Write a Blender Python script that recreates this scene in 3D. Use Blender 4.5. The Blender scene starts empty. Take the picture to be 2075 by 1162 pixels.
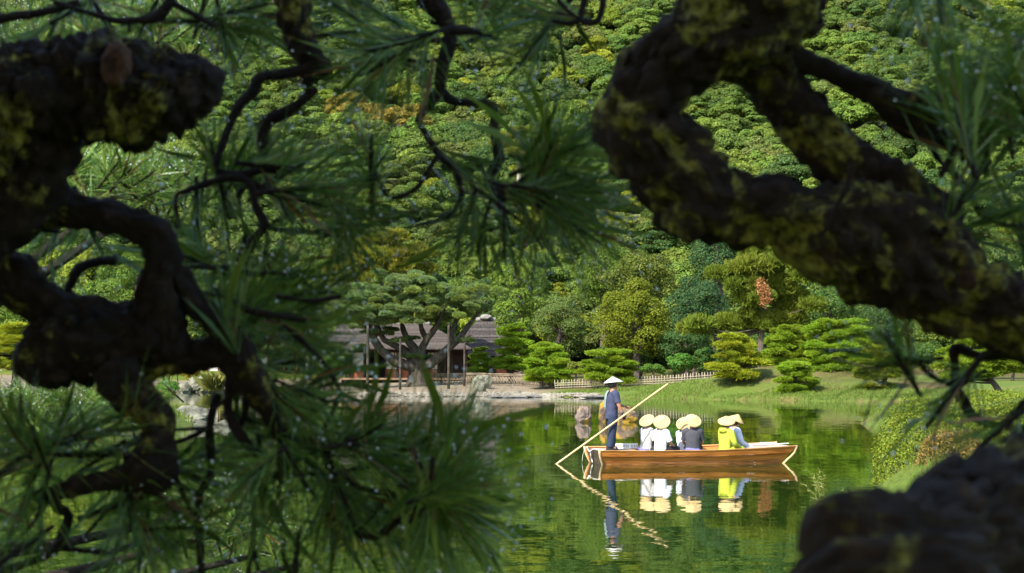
import bpy, math, random
import numpy as np
from mathutils import Vector, Matrix, Euler, noise

scene = bpy.context.scene
COL = scene.collection
R = math.radians

# ------------------------------------------------------------------ camera
CAM = np.array((0.0, 0.0, 2.3))
LENS, PITCH = 70.0, R(2.33)
FPX = LENS / 36.0 * 2075.0
cam_data = bpy.data.cameras.new('camera')
cam = bpy.data.objects.new('camera', cam_data)
COL.objects.link(cam)
cam.location = CAM
cam.rotation_euler = (R(90) + PITCH, 0, 0)
cam_data.lens = LENS
cam_data.sensor_width = 36
cam_data.clip_start = 0.05
cam_data.clip_end = 3000
cam_data.dof.use_dof = True
cam_data.dof.focus_distance = 52
cam_data.dof.aperture_fstop = 16.0
scene.camera = cam

# ------------------------------------------------------------------ sky and sun
SUN_EL, SUN_AZ = R(44), R(-140)            # azimuth measured clockwise from +Y: sun stands behind the camera, to the left
sun_dir = Vector((math.sin(SUN_AZ) * math.cos(SUN_EL), math.cos(SUN_AZ) * math.cos(SUN_EL), math.sin(SUN_EL)))
world = bpy.data.worlds.new('World')
scene.world = world
world.use_nodes = True
wn = world.node_tree
wn.nodes.clear()
w_out = wn.nodes.new('ShaderNodeOutputWorld')
w_bg = wn.nodes.new('ShaderNodeBackground')
w_sky = wn.nodes.new('ShaderNodeTexSky')
w_sky.sky_type = 'NISHITA'
w_sky.sun_disc = False
w_sky.sun_elevation = SUN_EL
w_sky.sun_rotation = SUN_AZ % (2 * math.pi)
w_bg.inputs['Strength'].default_value = 0.15
wn.links.new(w_sky.outputs[0], w_bg.inputs[0])
wn.links.new(w_bg.outputs[0], w_out.inputs[0])
sun_data = bpy.data.lights.new('sun', 'SUN')
sun_data.energy = 3.5
sun_data.angle = R(0.5)
sun_data.color = (1.0, 0.95, 0.87)
sun = bpy.data.objects.new('sun', sun_data)
COL.objects.link(sun)
sun.rotation_euler = (-sun_dir).to_track_quat('-Z', 'Y').to_euler()

scene.view_settings.view_transform = 'Standard'
scene.view_settings.look = 'None'
scene.view_settings.gamma = 1
scene.view_settings.use_curve_mapping = False
scene.view_settings.exposure = 1.8
scene.render.engine = 'CYCLES'
cy = scene.cycles
cy.max_bounces = 6
cy.diffuse_bounces = 3
cy.glossy_bounces = 3
cy.transmission_bounces = 4
cy.transparent_max_bounces = 4
cy.sample_clamp_indirect = 4
cy.caustics_reflective = False
cy.caustics_refractive = False
cy.use_denoising = True

# ------------------------------------------------------------------ helpers
_f = np.array((0, math.cos(PITCH), math.sin(PITCH)))
_u = np.array((0, -math.sin(PITCH), math.cos(PITCH)))
_r = np.array((1.0, 0, 0))

def P(px, py, d):
    """point of the place that lies d metres ahead along the view through photo pixel (px, py)"""
    return CAM + d * (_f + _r * ((px - 1037.5) / FPX) - _u * ((py - 581) / FPX))

def ground_at(px, py, z=0.0):
    v = _f + _r * ((px - 1037.5) / FPX) - _u * ((py - 581) / FPX)
    t = (z - CAM[2]) / v[2]
    return CAM + t * v

class Geo:
    """collects vertices and faces for one mesh"""
    def __init__(s):
        s.v, s.f, s.m, s.n, s.smooth = [], [], [], 0, []
    def add(s, verts, faces, mat=0, smooth=False):
        verts = np.asarray(verts, dtype=np.float64).reshape(-1, 3)
        if isinstance(faces, np.ndarray):
            fl = faces + s.n
            s.f.append(fl)
            k = len(fl)
        else:
            by = {}
            for f in faces:
                by.setdefault(len(f), []).append(f)
            k = 0
            for q in by.values():
                s.f.append(np.asarray(q, dtype=np.int64) + s.n)
                s.m.append(np.full(len(q), mat, dtype=np.int32))
                s.smooth.append(np.full(len(q), smooth, dtype=bool))
            s.v.append(verts); s.n += len(verts)
            return s
        s.m.append(np.full(k, mat, dtype=np.int32))
        s.smooth.append(np.full(k, smooth, dtype=bool))
        s.v.append(verts)
        s.n += len(verts)
        return s
    def mesh(s, name, mats, origin=(0, 0, 0)):
        me = bpy.data.meshes.new(name)
        v = np.concatenate(s.v) - np.asarray(origin)
        me.vertices.add(len(v))
        me.vertices.foreach_set('co', v.astype(np.float32).ravel())
        sizes = np.concatenate([np.full(len(a), a.shape[1], dtype=np.int32) for a in s.f])
        idx = np.concatenate([a.ravel() for a in s.f]).astype(np.int32)
        me.loops.add(len(idx))
        me.loops.foreach_set('vertex_index', idx)
        me.polygons.add(len(sizes))
        st = np.zeros(len(sizes), dtype=np.int32)
        st[1:] = np.cumsum(sizes)[:-1]
        me.polygons.foreach_set('loop_start', st)
        me.polygons.foreach_set('material_index', np.concatenate(s.m))
        me.polygons.foreach_set('use_smooth', np.concatenate(s.smooth))
        for m in (mats if isinstance(mats, (list, tuple)) else [mats]):
            me.materials.append(m)
        me.update(calc_edges=True)
        me.validate()
        return me

def link(name, mesh, parent=None, loc=(0, 0, 0)):
    o = bpy.data.objects.new(name, mesh)
    COL.objects.link(o)
    o.location = loc
    if parent is not None:
        o.parent = parent
    return o

def part(name, geo, mats, parent, origin=None):
    """mesh given in world coordinates, stored relative to its (unrotated) parent"""
    o = parent
    org = np.zeros(3)
    while o is not None:
        org = org + np.array(o.location)
        o = o.parent
    return link(name, geo.mesh(name, mats, org), parent)

def thing(name, label, cat, loc=(0, 0, 0), group=None, kind=None):
    o = bpy.data.objects.new(name, None)
    COL.objects.link(o)
    o.location = loc
    o.empty_display_size = 0.2
    o['label'] = label
    o['category'] = cat
    if group: o['group'] = group
    if kind: o['kind'] = kind
    return o

def tag(o, label=None, cat=None, group=None, kind=None):
    if label: o['label'] = label
    if cat: o['category'] = cat
    if group: o['group'] = group
    if kind: o['kind'] = kind
    return o

def box_vf(lo, hi):
    x0, y0, z0 = lo; x1, y1, z1 = hi
    v = [(x0, y0, z0), (x1, y0, z0), (x1, y1, z0), (x0, y1, z0), (x0, y0, z1), (x1, y0, z1), (x1, y1, z1), (x0, y1, z1)]
    f = [(0, 3, 2, 1), (4, 5, 6, 7), (0, 1, 5, 4), (1, 2, 6, 5), (2, 3, 7, 6), (3, 0, 4, 7)]
    return v, f

def box(geo, lo, hi, mat=0):
    v, f = box_vf(lo, hi)
    geo.add(v, f, mat)
    return geo

def norm(a):
    return a / np.maximum(np.linalg.norm(a, axis=-1, keepdims=True), 1e-9)

def catmull(pts, step):
    """resample control rows (x,y,z,r) by a Catmull-Rom curve, about one row per step metres"""
    p = np.asarray(pts, dtype=float)
    p = np.vstack([2 * p[0] - p[1], p, 2 * p[-1] - p[-2]])
    out = []
    for i in range(1, len(p) - 2):
        n = max(2, int(np.linalg.norm(p[i + 1, :3] - p[i, :3]) / step))
        t = np.linspace(0, 1, n, endpoint=False)[:, None]
        a, b, c, d = p[i - 1], p[i], p[i + 1], p[i + 2]
        out.append(0.5 * (2 * b + (c - a) * t + (2 * a - 5 * b + 4 * c - d) * t ** 2 + (3 * b - a - 3 * c + d) * t ** 3))
    out.append(p[-2][None])
    return np.vstack(out)

def tube(geo, rows, seg=10, mat=0, amp=0.0, freq=1.0, lump=0.0, seed=0.0, cap=True, step=None, plates=0.0):
    """swept round limb; amp / lump give bark relief and swellings as shares of the radius"""
    rows = np.asarray(rows, dtype=float)
    if step is not None:
        rows = catmull(rows, step)
    c, r = rows[:, :3], np.maximum(rows[:, 3], 1e-4)
    t = norm(np.gradient(c, axis=0))
    n = np.cross(t[0], (0.31, 0.2, 0.93)); n = n / np.linalg.norm(n)
    N = [n]
    for i in range(1, len(c)):
        n = N[-1] - t[i] * np.dot(N[-1], t[i])
        N.append(n / max(np.linalg.norm(n), 1e-9))
    N = np.array(N); B = np.cross(t, N)
    a = np.linspace(0, 2 * np.pi, seg, endpoint=False)
    dirs = N[:, None, :] * np.cos(a)[None, :, None] + B[:, None, :] * np.sin(a)[None, :, None]
    rr = np.repeat(r[:, None], seg, 1)
    if amp or lump:
        for i in range(len(c)):
            for j in range(seg):
                q = Vector(c[i] + dirs[i, j] * r[i]) * freq + Vector((seed, seed * .7, 0))
                k = 0.0
                if lump: k += lump * noise.noise(q * 0.35)
                if amp:
                    k += amp * (noise.noise(q * 1.3) * .8 + 0.6 * (abs(noise.noise(q * 2.7)) - .25) + 0.35 * noise.noise(q * 6.0))
                    if plates:
                        vd = noise.voronoi(q * 2.0)[0]
                        k += plates * (min(1.0, (vd[1] - vd[0]) * 3.2) - .6)
                rr[i, j] *= max(0.35, 1 + k)
    v = c[:, None, :] + dirs * rr[..., None]
    nr = len(c)
    i, j = np.meshgrid(np.arange(nr - 1), np.arange(seg), indexing='ij')
    j2 = (j + 1) % seg
    f = np.stack([i * seg + j, i * seg + j2, (i + 1) * seg + j2, (i + 1) * seg + j], -1).reshape(-1, 4)
    vv = v.reshape(-1, 3)
    if cap:
        vv = np.vstack([vv, c[0] - t[0] * r[0] * .35, c[-1] + t[-1] * r[-1] * .5])
        A, Z = len(vv) - 2, len(vv) - 1
        jj = np.arange(seg); kk = (jj + 1) % seg
        f0 = np.stack([np.full(seg, A), kk, jj], -1)
        f1 = np.stack([np.full(seg, Z), (nr - 1) * seg + jj, (nr - 1) * seg + kk], -1)
        base = geo.n
        geo.add(vv, f, mat, True)
        geo.f += [f0 + base, f1 + base]
        geo.m += [np.full(seg, mat, dtype=np.int32)] * 2
        geo.smooth += [np.full(seg, True)] * 2
    else:
        geo.add(vv, f, mat, True)
    return geo

def lathe(geo, prof, seg=20, mat=0, origin=(0, 0, 0), M=None, smooth=True):
    """turn (radius, height) rows round the local z axis"""
    prof = np.asarray(prof, dtype=float)
    a = np.linspace(0, 2 * np.pi, seg, endpoint=False)
    v = np.stack([prof[:, None, 0] * np.cos(a), prof[:, None, 0] * np.sin(a), np.repeat(prof[:, 1:2], seg, 1)], -1).reshape(-1, 3)
    if M is not None:
        v = v @ np.asarray(M).T
    v = v + np.asarray(origin)
    n = len(prof)
    i, j = np.meshgrid(np.arange(n - 1), np.arange(seg), indexing='ij')
    j2 = (j + 1) % seg
    f = np.stack([i * seg + j, i * seg + j2, (i + 1) * seg + j2, (i + 1) * seg + j], -1).reshape(-1, 4)
    geo.add(v, f, mat, smooth)
    return geo

def blob(geo, c, rad, rng, mat=0, sub=3, amp=0.25, freq=1.6, seed=None, flat=0.0, smooth=False):
    """rock-like lump: a displaced sphere grid with planes cut into it"""
    nu, nv = 10 * sub, 6 * sub
    u = np.linspace(0, 2 * np.pi, nu, endpoint=False); w = np.linspace(-np.pi / 2, np.pi / 2, nv)
    U, W = np.meshgrid(u, w)
    d = np.stack([np.cos(W) * np.cos(U), np.cos(W) * np.sin(U), np.sin(W)], -1).reshape(-1, 3)
    s = Vector(rng.uniform(-50, 50, 3)) if seed is None else Vector((seed, seed, seed))
    k = np.array([1 + amp * (noise.noise(Vector(q) * freq + s) * 1.0 + .5 * noise.noise(Vector(q) * freq * 2.3 + s) + .28 * noise.noise(Vector(q) * freq * 5.5 + s)) for q in d])
    for _ in range(7):
        nrm = norm(rng.normal(size=3)); off = rng.uniform(.72, .95)
        dp = d @ nrm
        lim = np.where(dp > 1e-3, off / np.maximum(dp, 1e-3), 9)
        k = np.minimum(k, np.maximum(lim, .5))
    v = d * k[:, None] * np.asarray(rad) + np.asarray(c)
    i, j = np.meshgrid(np.arange(nv - 1), np.arange(nu), indexing='ij')
    j2 = (j + 1) % nu
    f = np.stack([i * nu + j, i * nu + j2, (i + 1) * nu + j2, (i + 1) * nu + j], -1).reshape(-1, 4)
    geo.add(v, f, mat, smooth)
    return geo

def leaves(geo, c, n, size, rng, aspect=0.55, mat=0, jit=0.5):
    """one diamond leaf per centre, facing roughly along n"""
    m = len(c)
    n = norm(n + rng.normal(size=(m, 3)) * jit)
    t = norm(np.cross(n, rng.normal(size=(m, 3))))
    b = np.cross(n, t)
    s = (size * rng.uniform(.65, 1.35, m))[:, None] if np.isscalar(size) else size[:, None]
    v = np.stack([c - t * s * .5, c - b * s * .5 * aspect + n * s * .06, c + t * s * .5, c + b * s * .5 * aspect + n * s * .06], 1).reshape(-1, 3)
    f = np.arange(4 * m).reshape(m, 4)
    geo.add(v, f, mat)
    return geo

# ------------------------------------------------------------------ materials
def new_mat(name):
    m = bpy.data.materials.new(name)
    m.use_nodes = True
    nt = m.node_tree
    nt.nodes.clear()
    out = nt.nodes.new('ShaderNodeOutputMaterial')
    return m, nt, out

def N(nt, t, **kw):
    n = nt.nodes.new(t)
    for k, v in kw.items():
        if k.startswith('i_'):
            n.inputs[k[2:].replace('_', ' ')].default_value = v
        else:
            setattr(n, k, v)
    return n

def ramp(nt, fac, stops):
    r = nt.nodes.new('ShaderNodeValToRGB')
    e = r.color_ramp.elements
    while len(e) < len(stops): e.new(.5)
    for k, (p, c) in zip(e, stops):
        k.position = p; k.color = (*c, 1) if len(c) == 3 else c
    nt.links.new(fac, r.inputs[0])
    return r.outputs[0]

def mixc(nt, fac, a, b, mode='MIX'):
    n = nt.nodes.new('ShaderNodeMix'); n.data_type = 'RGBA'; n.blend_type = mode
    for i, s in ((0, fac), (6, a), (7, b)):
        if hasattr(s, 'links') or hasattr(s, 'is_linked'): nt.links.new(s, n.inputs[i])
        else: n.inputs[i].default_value = s if i == 0 else ((*s, 1) if len(s) == 3 else s)
    return n.outputs[2]

def noise_tex(nt, scale, detail=4, rough=.55, coord='Object', vec_scale=None):
    tc = nt.nodes.new('ShaderNodeTexCoord')
    n = nt.nodes.new('ShaderNodeTexNoise')
    n.inputs['Scale'].default_value = scale
    n.inputs['Detail'].default_value = detail
    n.inputs['Roughness'].default_value = rough
    src = tc.outputs[coord]
    if vec_scale:
        mp = nt.nodes.new('ShaderNodeMapping'); mp.inputs['Scale'].default_value = vec_scale
        nt.links.new(src, mp.inputs[0]); src = mp.outputs[0]
    nt.links.new(src, n.inputs['Vector'])
    return n

def surf_mat(name, stops, scale=3.0, rough=.7, spec=.3, bump=.0, bump_scale=None, detail=5, vec_scale=None, coord='Object'):
    """rough everyday surface: colours spread by noise, plus relief"""
    m, nt, out = new_mat(name)
    b = N(nt, 'ShaderNodeBsdfPrincipled')
    n = noise_tex(nt, scale, detail, .6, coord, vec_scale)
    nt.links.new(ramp(nt, n.outputs[0], stops), b.inputs['Base Color'])
    b.inputs['Roughness'].default_value = rough
    b.inputs['Specular IOR Level'].default_value = spec
    if bump:
        n2 = noise_tex(nt, bump_scale or scale * 4, 6, .6, coord, vec_scale)
        bp = N(nt, 'ShaderNodeBump'); bp.inputs['Strength'].default_value = bump; bp.inputs['Distance'].default_value = .05
        nt.links.new(n2.outputs[0], bp.inputs['Height']); nt.links.new(bp.outputs[0], b.inputs['Normal'])
    nt.links.new(b.outputs[0], out.inputs[0])
    return m

def leaf_mat(name, color, var=.45, trans=.3, gloss=.25, rough=.45, objcol=False, yellow=(.16, .15, .02), yfac=.12):
    m, nt, out = new_mat(name)
    geo = N(nt, 'ShaderNodeNewGeometry')
    oi = N(nt, 'ShaderNodeObjectInfo')
    if objcol:
        at = N(nt, 'ShaderNodeAttribute', attribute_type='INSTANCER', attribute_name='tint')
        base = mixc(nt, 1.0, oi.outputs['Color'], at.outputs['Color'], 'ADD')
    else:
        rgb = N(nt, 'ShaderNodeRGB'); rgb.outputs[0].default_value = (*color, 1); base = rgb.outputs[0]
    mul = N(nt, 'ShaderNodeMapRange'); mul.inputs[3].default_value = 1 - var; mul.inputs[4].default_value = 1 + var
    nt.links.new(geo.outputs['Random Per Island'], mul.inputs[0])
    vm = N(nt, 'ShaderNodeVectorMath', operation='SCALE')
    nt.links.new(base, vm.inputs[0]); nt.links.new(mul.outputs[0], vm.inputs['Scale'])
    yf = N(nt, 'ShaderNodeMath', operation='GREATER_THAN'); yf.inputs[1].default_value = 1 - yfac
    wn_ = N(nt, 'ShaderNodeTexWhiteNoise', noise_dimensions='1D')
    nt.links.new(geo.outputs['Random Per Island'], wn_.inputs['W'])
    nt.links.new(wn_.outputs['Value'], yf.inputs[0])
    yk = N(nt, 'ShaderNodeMath', operation='MULTIPLY'); yk.inputs[1].default_value = .55
    nt.links.new(yf.outputs[0], yk.inputs[0])
    col = mixc(nt, yk.outputs[0], vm.outputs[0], yellow)
    b = N(nt, 'ShaderNodeBsdfPrincipled')
    nt.links.new(col, b.inputs['Base Color'])
    b.inputs['Roughness'].default_value = rough
    b.inputs['Specular IOR Level'].default_value = gloss
    tr = N(nt, 'ShaderNodeBsdfTranslucent')
    tc = mixc(nt, .35, col, (.13, .17, .01))
    nt.links.new(tc, tr.inputs['Color'])
    mx = N(nt, 'ShaderNodeMixShader'); mx.inputs[0].default_value = trans
    nt.links.new(b.outputs[0], mx.inputs[1]); nt.links.new(tr.outputs[0], mx.inputs[2])
    nt.links.new(mx.outputs[0], out.inputs[0])
    return m

MAT = {}
MAT['forest_leaf'] = leaf_mat('forest_leaf', (.07, .1, .02), objcol=True, trans=.35, gloss=.07, rough=.6)
MAT['pad_needle'] = leaf_mat('pad_needle', (.07, .1, .02), objcol=True, trans=.45, gloss=.07, rough=.6, var=.4, yfac=.06)
MAT['far_bark'] = surf_mat('far_bark', [(.3, (.035, .026, .02)), (.7, (.12, .095, .075))], 2.2, .9, .15, .6, vec_scale=(3, 3, .6))
MAT['pale_bark'] = surf_mat('pale_bark', [(.3, (.25, .2, .15)), (.7, (.5, .43, .34))], 3, .9, .15)
MAT['limb_bark'] = surf_mat('limb_bark', [(.3, (.012, .010, .008)), (.5, (.04, .033, .024)), (.75, (.085, .072, .052))], 4.5, .9, .15, 1, 7, vec_scale=(1, 1, .5))
MAT['dead_needle'] = leaf_mat('dead_needle', (.30, .13, .045), var=.35, trans=.2, yfac=.0)
MAT['grass_blade'] = leaf_mat('grass_blade', (.115, .17, .024), var=.45, trans=.35, gloss=.2, yellow=(.2, .17, .05), yfac=.15)
MAT['reed_blade'] = leaf_mat('reed_blade', (.24, .24, .06), var=.3, trans=.35, gloss=.2, yfac=.2)
MAT['azalea_leaf'] = leaf_mat('azalea_leaf', (.13, .175, .013), var=.5, trans=.3, gloss=.12, rough=.5, yellow=(.2, .15, .02), yfac=.12)
MAT['rusty_azalea_leaf'] = leaf_mat('rusty_azalea_leaf', (.17, .12, .02), var=.5, trans=.25, gloss=.3, yellow=(.2, .07, .03), yfac=.3)
MAT['maple_leaf'] = leaf_mat('maple_leaf', (.26, .17, .02), var=.4, trans=.35, yellow=(.3, .09, .02), yfac=.3)
# ------------------------------------------------------------------ ground
POND = np.array([(-40, 12), (-14, 12), (-6, 8.5), (0, 7.2), (4.5, 8.5), (6.2, 14), (6.6, 22), (7.0, 31), (7.3, 38), (8.6, 45), (11, 52),
                 (13, 66), (14.4, 76), (14.7, 83), (15.6, 88), (19, 95), (26, 101), (40, 106), (46, 116), (38, 127), (27, 132),
                 (20, 138), (16, 141), (11, 147), (6.5, 151), (3.5, 156), (0, 158.5), (-6, 157.5), (-12.5, 159.5), (-14.6, 165),
                 (-19, 176), (-24, 187), (-30, 191), (-36, 187), (-33, 172), (-27, 150), (-21, 120), (-16.5, 97), (-13.9, 86),
                 (-12.6, 78), (-13.5, 68), (-18, 55), (-26, 40), (-40, 30)], dtype=float)

def pond_sdf(x, y):
    """distance to the shoreline, positive on land"""
    shp = x.shape
    p = np.stack([x.ravel(), y.ravel()], -1)
    best = np.full(len(p), 1e9); inside = np.zeros(len(p), bool)
    for a, b in zip(POND, np.roll(POND, -1, 0)):
        e = b - a; w = p - a
        t = np.clip((w @ e) / (e @ e), 0, 1)
        best = np.minimum(best, np.linalg.norm(w - t[:, None] * e, axis=1))
        c = ((a[1] > p[:, 1]) != (b[1] > p[:, 1]))
        with np.errstate(divide='ignore', invalid='ignore'):
            xi = a[0] + (p[:, 1] - a[1]) / (b[1] - a[1]) * (b[0] - a[0])
        inside ^= c & (p[:, 0] < xi)
    return (np.where(inside, -1, 1) * best).reshape(shp)

_rng = np.random.default_rng(5)
_wv = [(_rng.uniform(-1, 1, 2) * k, _rng.uniform(0, 6.28), a) for k, a in [(.05, 2.2), (.08, 1.6), (.13, .9), (.2, .6), (.35, .3)] for _ in range(3)]
def lowf(x, y):
    return sum(a * np.sin(k[0] * x + k[1] * y + p) for k, p, a in _wv) / 3

def ground_z(x, y, s=None):
    x = np.asarray(x, float); y = np.asarray(y, float)
    if s is None:
        s = pond_sdf(x, y)
    s = s + 0.18 * np.sin(x * 1.9 + .7 * np.sin(y)) + .12 * np.sin(y * 2.3 + x)
    right = 1 / (1 + np.exp(-(x - 3.0) / 1.2))
    far = 1 / (1 + np.exp(-(y - 120) / 4))
    near = 1 - far
    land = 1.15 * (1 - np.exp(-np.maximum(s, 0) / 9.0))
    land = land + np.minimum(np.maximum(s, 0) / .35, 1) * (.16 * right + .25 * near)
    wet = np.maximum(-.7, np.minimum(s, 0) * .35)
    z = np.where(s > 0, land, wet)
    mound = 1.55 * np.exp(-(((x - 20.5) / 7.0) ** 2 + ((y - 151) / 5.5) ** 2)) + .5 * np.exp(-(((x - 29) / 5.0) ** 2 + ((y - 150) / 6) ** 2))
    z = z + mound * np.clip(s / 4, 0, 1)
    z = z + .35 * np.clip((s - 3) / 10, 0, 1) * near * np.clip((y - 30) / 20, 0, 1)
    h = y + .10 * np.abs(x) - 214
    hill = .40 * (np.log1p(np.exp(np.clip(h / 8, -30, 30))) * 8)
    z = z + np.where(h > -60, hill, 0) + np.where(h > 0, lowf(x, y) * np.clip(h / 40, 0, 1) * 1.6, 0)
    return z

def gz(x, y):
    return float(ground_z(np.array([x]), np.array([y]))[0])

def axis(lo, hi, step, out, n):
    g = np.geomspace(step, 1, 2)
    a = np.arange(lo, hi, step)
    k = np.cumsum(step * 1.22 ** np.arange(1, 60))
    l = lo - k[k < lo - out[0] + 1][::-1] if out[0] < lo else np.array([])
    r = a[-1] + k[k < out[1] - a[-1]]
    return np.concatenate([[out[0]], l, a, r, [out[1]]])
gx = axis(-42, 50, .8, (-330, 330), 0)
gy = np.concatenate([[-120, -70, -40, -20, -10, -5], np.arange(-1, 206, .8), np.linspace(208, 300, 42), np.linspace(304, 620, 60)])
GX, GY = np.meshgrid(gx, gy)
GS = pond_sdf(GX, GY)
GZ = ground_z(GX, GY, GS)
V = np.stack([GX, GY, GZ], -1).reshape(-1, 3)
nx, ny = len(gx), len(gy)
i, j = np.meshgrid(np.arange(ny - 1), np.arange(nx - 1), indexing='ij')
F = np.stack([i * nx + j, i * nx + j + 1, (i + 1) * nx + j + 1, (i + 1) * nx + j], -1).reshape(-1, 4)
fy = V[F[:, 0], 1]
# how sandy the ground is: the raked gravel beach on the far left shore
sand = ((GX < 4.5) & (GY > 140) & (GY < 196)) * np.clip(1.15 - (GX - 1.5) / 2.5, 0, 1) * np.clip((205 - GY) / 8, 0, 1)

# bare brown earth under the clipped pines
soil = np.zeros_like(GX)
for sx, sy, sr in ((17.5, 148, 3.0), (21, 152, 3.6), (25, 150, 4.2), (21.0, 142, 1.6), (27.5, 142.5, 3.0), (24, 146, 2.4), (3.2, 162, 2.5), (7.5, 160, 2.6), (31, 128, 3)):
    soil = np.maximum(soil, np.clip(1.6 * np.exp(-((GX - sx - .8) ** 2 + ((GY - sy - .3) * 1.3) ** 2) / sr ** 2), 0, 1))
soil = np.maximum(soil, np.clip(1 - np.abs(GS) / .35, 0, 1) * .8)
soil = np.maximum(soil, np.clip((GY - 158) / 8, 0, 1) * (GX > 5) * .9)
def ground_mat():
    m, nt, out = new_mat('garden_ground')
    b = N(nt, 'ShaderNodeBsdfPrincipled'); b.inputs['Roughness'].default_value = .95; b.inputs['Specular IOR Level'].default_value = .1
    n1 = noise_tex(nt, .35, 5, .6); n2 = noise_tex(nt, 6, 5, .7); n3 = noise_tex(nt, .12, 3)
    grass = ramp(nt, n2.outputs[0], [(.3, (.045, .07, .01)), (.7, (.10, .14, .02))])
    dry = ramp(nt, n2.outputs[0], [(.3, (.09, .085, .02)), (.7, (.17, .14, .045))])
    k = ramp(nt, n1.outputs[0], [(.52, (0, 0, 0)), (.68, (1, 1, 1))])
    g = mixc(nt, k, grass, dry)
    sd = ramp(nt, n2.outputs[0], [(.3, (.13, .10, .066)), (.7, (.21, .17, .115))])
    so = N(nt, 'ShaderNodeAttribute', attribute_name='soil')
    soil = ramp(nt, n2.outputs[0], [(.3, (.035, .024, .012)), (.7, (.12, .075, .035))])
    sm = N(nt, 'ShaderNodeMath', operation='MULTIPLY'); nt.links.new(so.outputs['Fac'], sm.inputs[0])
    nt.links.new(ramp(nt, n1.outputs[0], [(.36, (.25, .25, .25)), (.6, (1, 1, 1))]), sm.inputs[1])
    g = mixc(nt, sm.outputs[0], g, soil)
    at = N(nt, 'ShaderNodeAttribute', attribute_name='sand')
    nt.links.new(mixc(nt, at.outputs['Fac'], g, sd), b.inputs['Base Color'])
    bp = N(nt, 'ShaderNodeBump'); bp.inputs['Strength'].default_value = .7; bp.inputs['Distance'].default_value = .08
    n4 = noise_tex(nt, 9, 6, .7)
    nt.links.new(n4.outputs[0], bp.inputs['Height']); nt.links.new(bp.outputs[0], b.inputs['Normal'])
    nt.links.new(b.outputs[0], out.inputs[0])
    return m
MAT['ground'] = ground_mat()
MAT['forest_floor'] = surf_mat('forest_floor', [(.3, (.012, .018, .006)), (.7, (.04, .05, .016))], .6, .95, .1, .6, 3)
for nm, sel, mt, lab in (('ground', fy < 206, 'ground', 'grassy and sandy garden ground round the pond'), ('hillside', fy >= 206, 'forest_floor', 'steep wooded hillside rising behind the garden')):
    fs = F[sel]
    used, inv = np.unique(fs, return_inverse=True)
    g = Geo(); g.add(V[used], inv.reshape(-1, 4), 0, True)
    me = g.mesh(nm, MAT[mt])
    a = me.attributes.new('sand', 'FLOAT', 'POINT')
    a.data.foreach_set('value', sand.ravel()[used].astype(np.float32))
    a = me.attributes.new('soil', 'FLOAT', 'POINT')
    a.data.foreach_set('value', soil.ravel()[used].astype(np.float32))
    tag(link(nm, me), lab, None, None, 'structure')

# ------------------------------------------------------------------ water
def water_mat():
    m, nt, out = new_mat('pond_water')
    b = N(nt, 'ShaderNodeBsdfPrincipled')
    b.inputs['Base Color'].default_value = (.008, .021, .003, 1)
    b.inputs['Roughness'].default_value = .015
    b.inputs['IOR'].default_value = 1.33
    tc = N(nt, 'ShaderNodeTexCoord')
    tot = None
    big = noise_tex(nt, .07, 2, .5)
    for scale, amp, det, sx in ((1.1, .006, 1, .55), (4.2, .008, 2, .5), (14.0, .0035, 1, .6)):
        mp = N(nt, 'ShaderNodeMapping'); mp.inputs['Scale'].default_value = (sx, 1, 1)
        nt.links.new(tc.outputs['Object'], mp.inputs[0])
        n = N(nt, 'ShaderNodeTexNoise'); n.inputs['Scale'].default_value = scale; n.inputs['Detail'].default_value = det
        nt.links.new(mp.outputs[0], n.inputs['Vector'])
        s = N(nt, 'ShaderNodeVectorMath', operation='SUBTRACT'); s.inputs[1].default_value = (.5, .5, .5)
        nt.links.new(n.outputs['Color'], s.inputs[0])
        k = N(nt, 'ShaderNodeVectorMath', operation='SCALE'); k.inputs['Scale'].default_value = amp * 2
        nt.links.new(s.outputs[0], k.inputs[0])
        if tot is None: tot = k.outputs[0]
        else:
            a = N(nt, 'ShaderNodeVectorMath', operation='ADD'); nt.links.new(tot, a.inputs[0]); nt.links.new(k.outputs[0], a.inputs[1]); tot = a.outputs[0]
    br = N(nt, 'ShaderNodeMapRange'); br.inputs[1].default_value = .35; br.inputs[2].default_value = .65; br.inputs[3].default_value = .45; br.inputs[4].default_value = 1.25
    nt.links.new(big.outputs[0], br.inputs[0])
    sc_ = N(nt, 'ShaderNodeVectorMath', operation='SCALE'); nt.links.new(tot, sc_.inputs[0]); nt.links.new(br.outputs[0], sc_.inputs['Scale'])
    fl = N(nt, 'ShaderNodeVectorMath', operation='MULTIPLY'); fl.inputs[1].default_value = (1, 1, 0)
    nt.links.new(sc_.outputs[0], fl.inputs[0])
    ad = N(nt, 'ShaderNodeVectorMath', operation='ADD'); ad.inputs[1].default_value = (0, 0, 1)
    nt.links.new(fl.outputs[0], ad.inputs[0])
    no = N(nt, 'ShaderNodeVectorMath', operation='NORMALIZE'); nt.links.new(ad.outputs[0], no.inputs[0])
    nt.links.new(no.outputs[0], b.inputs['Normal'])
    nt.links.new(b.outputs[0], out.inputs[0])
    return m
MAT['water'] = water_mat()
g = Geo(); g.add([(-60, 2, 0), (60, 2, 0), (60, 200, 0), (-60, 200, 0)], [(0, 1, 2, 3)])
tag(link('water', g.mesh('water', MAT['water'])), 'calm dark green pond water mirroring trees and boat', None, None, 'structure')

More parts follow.
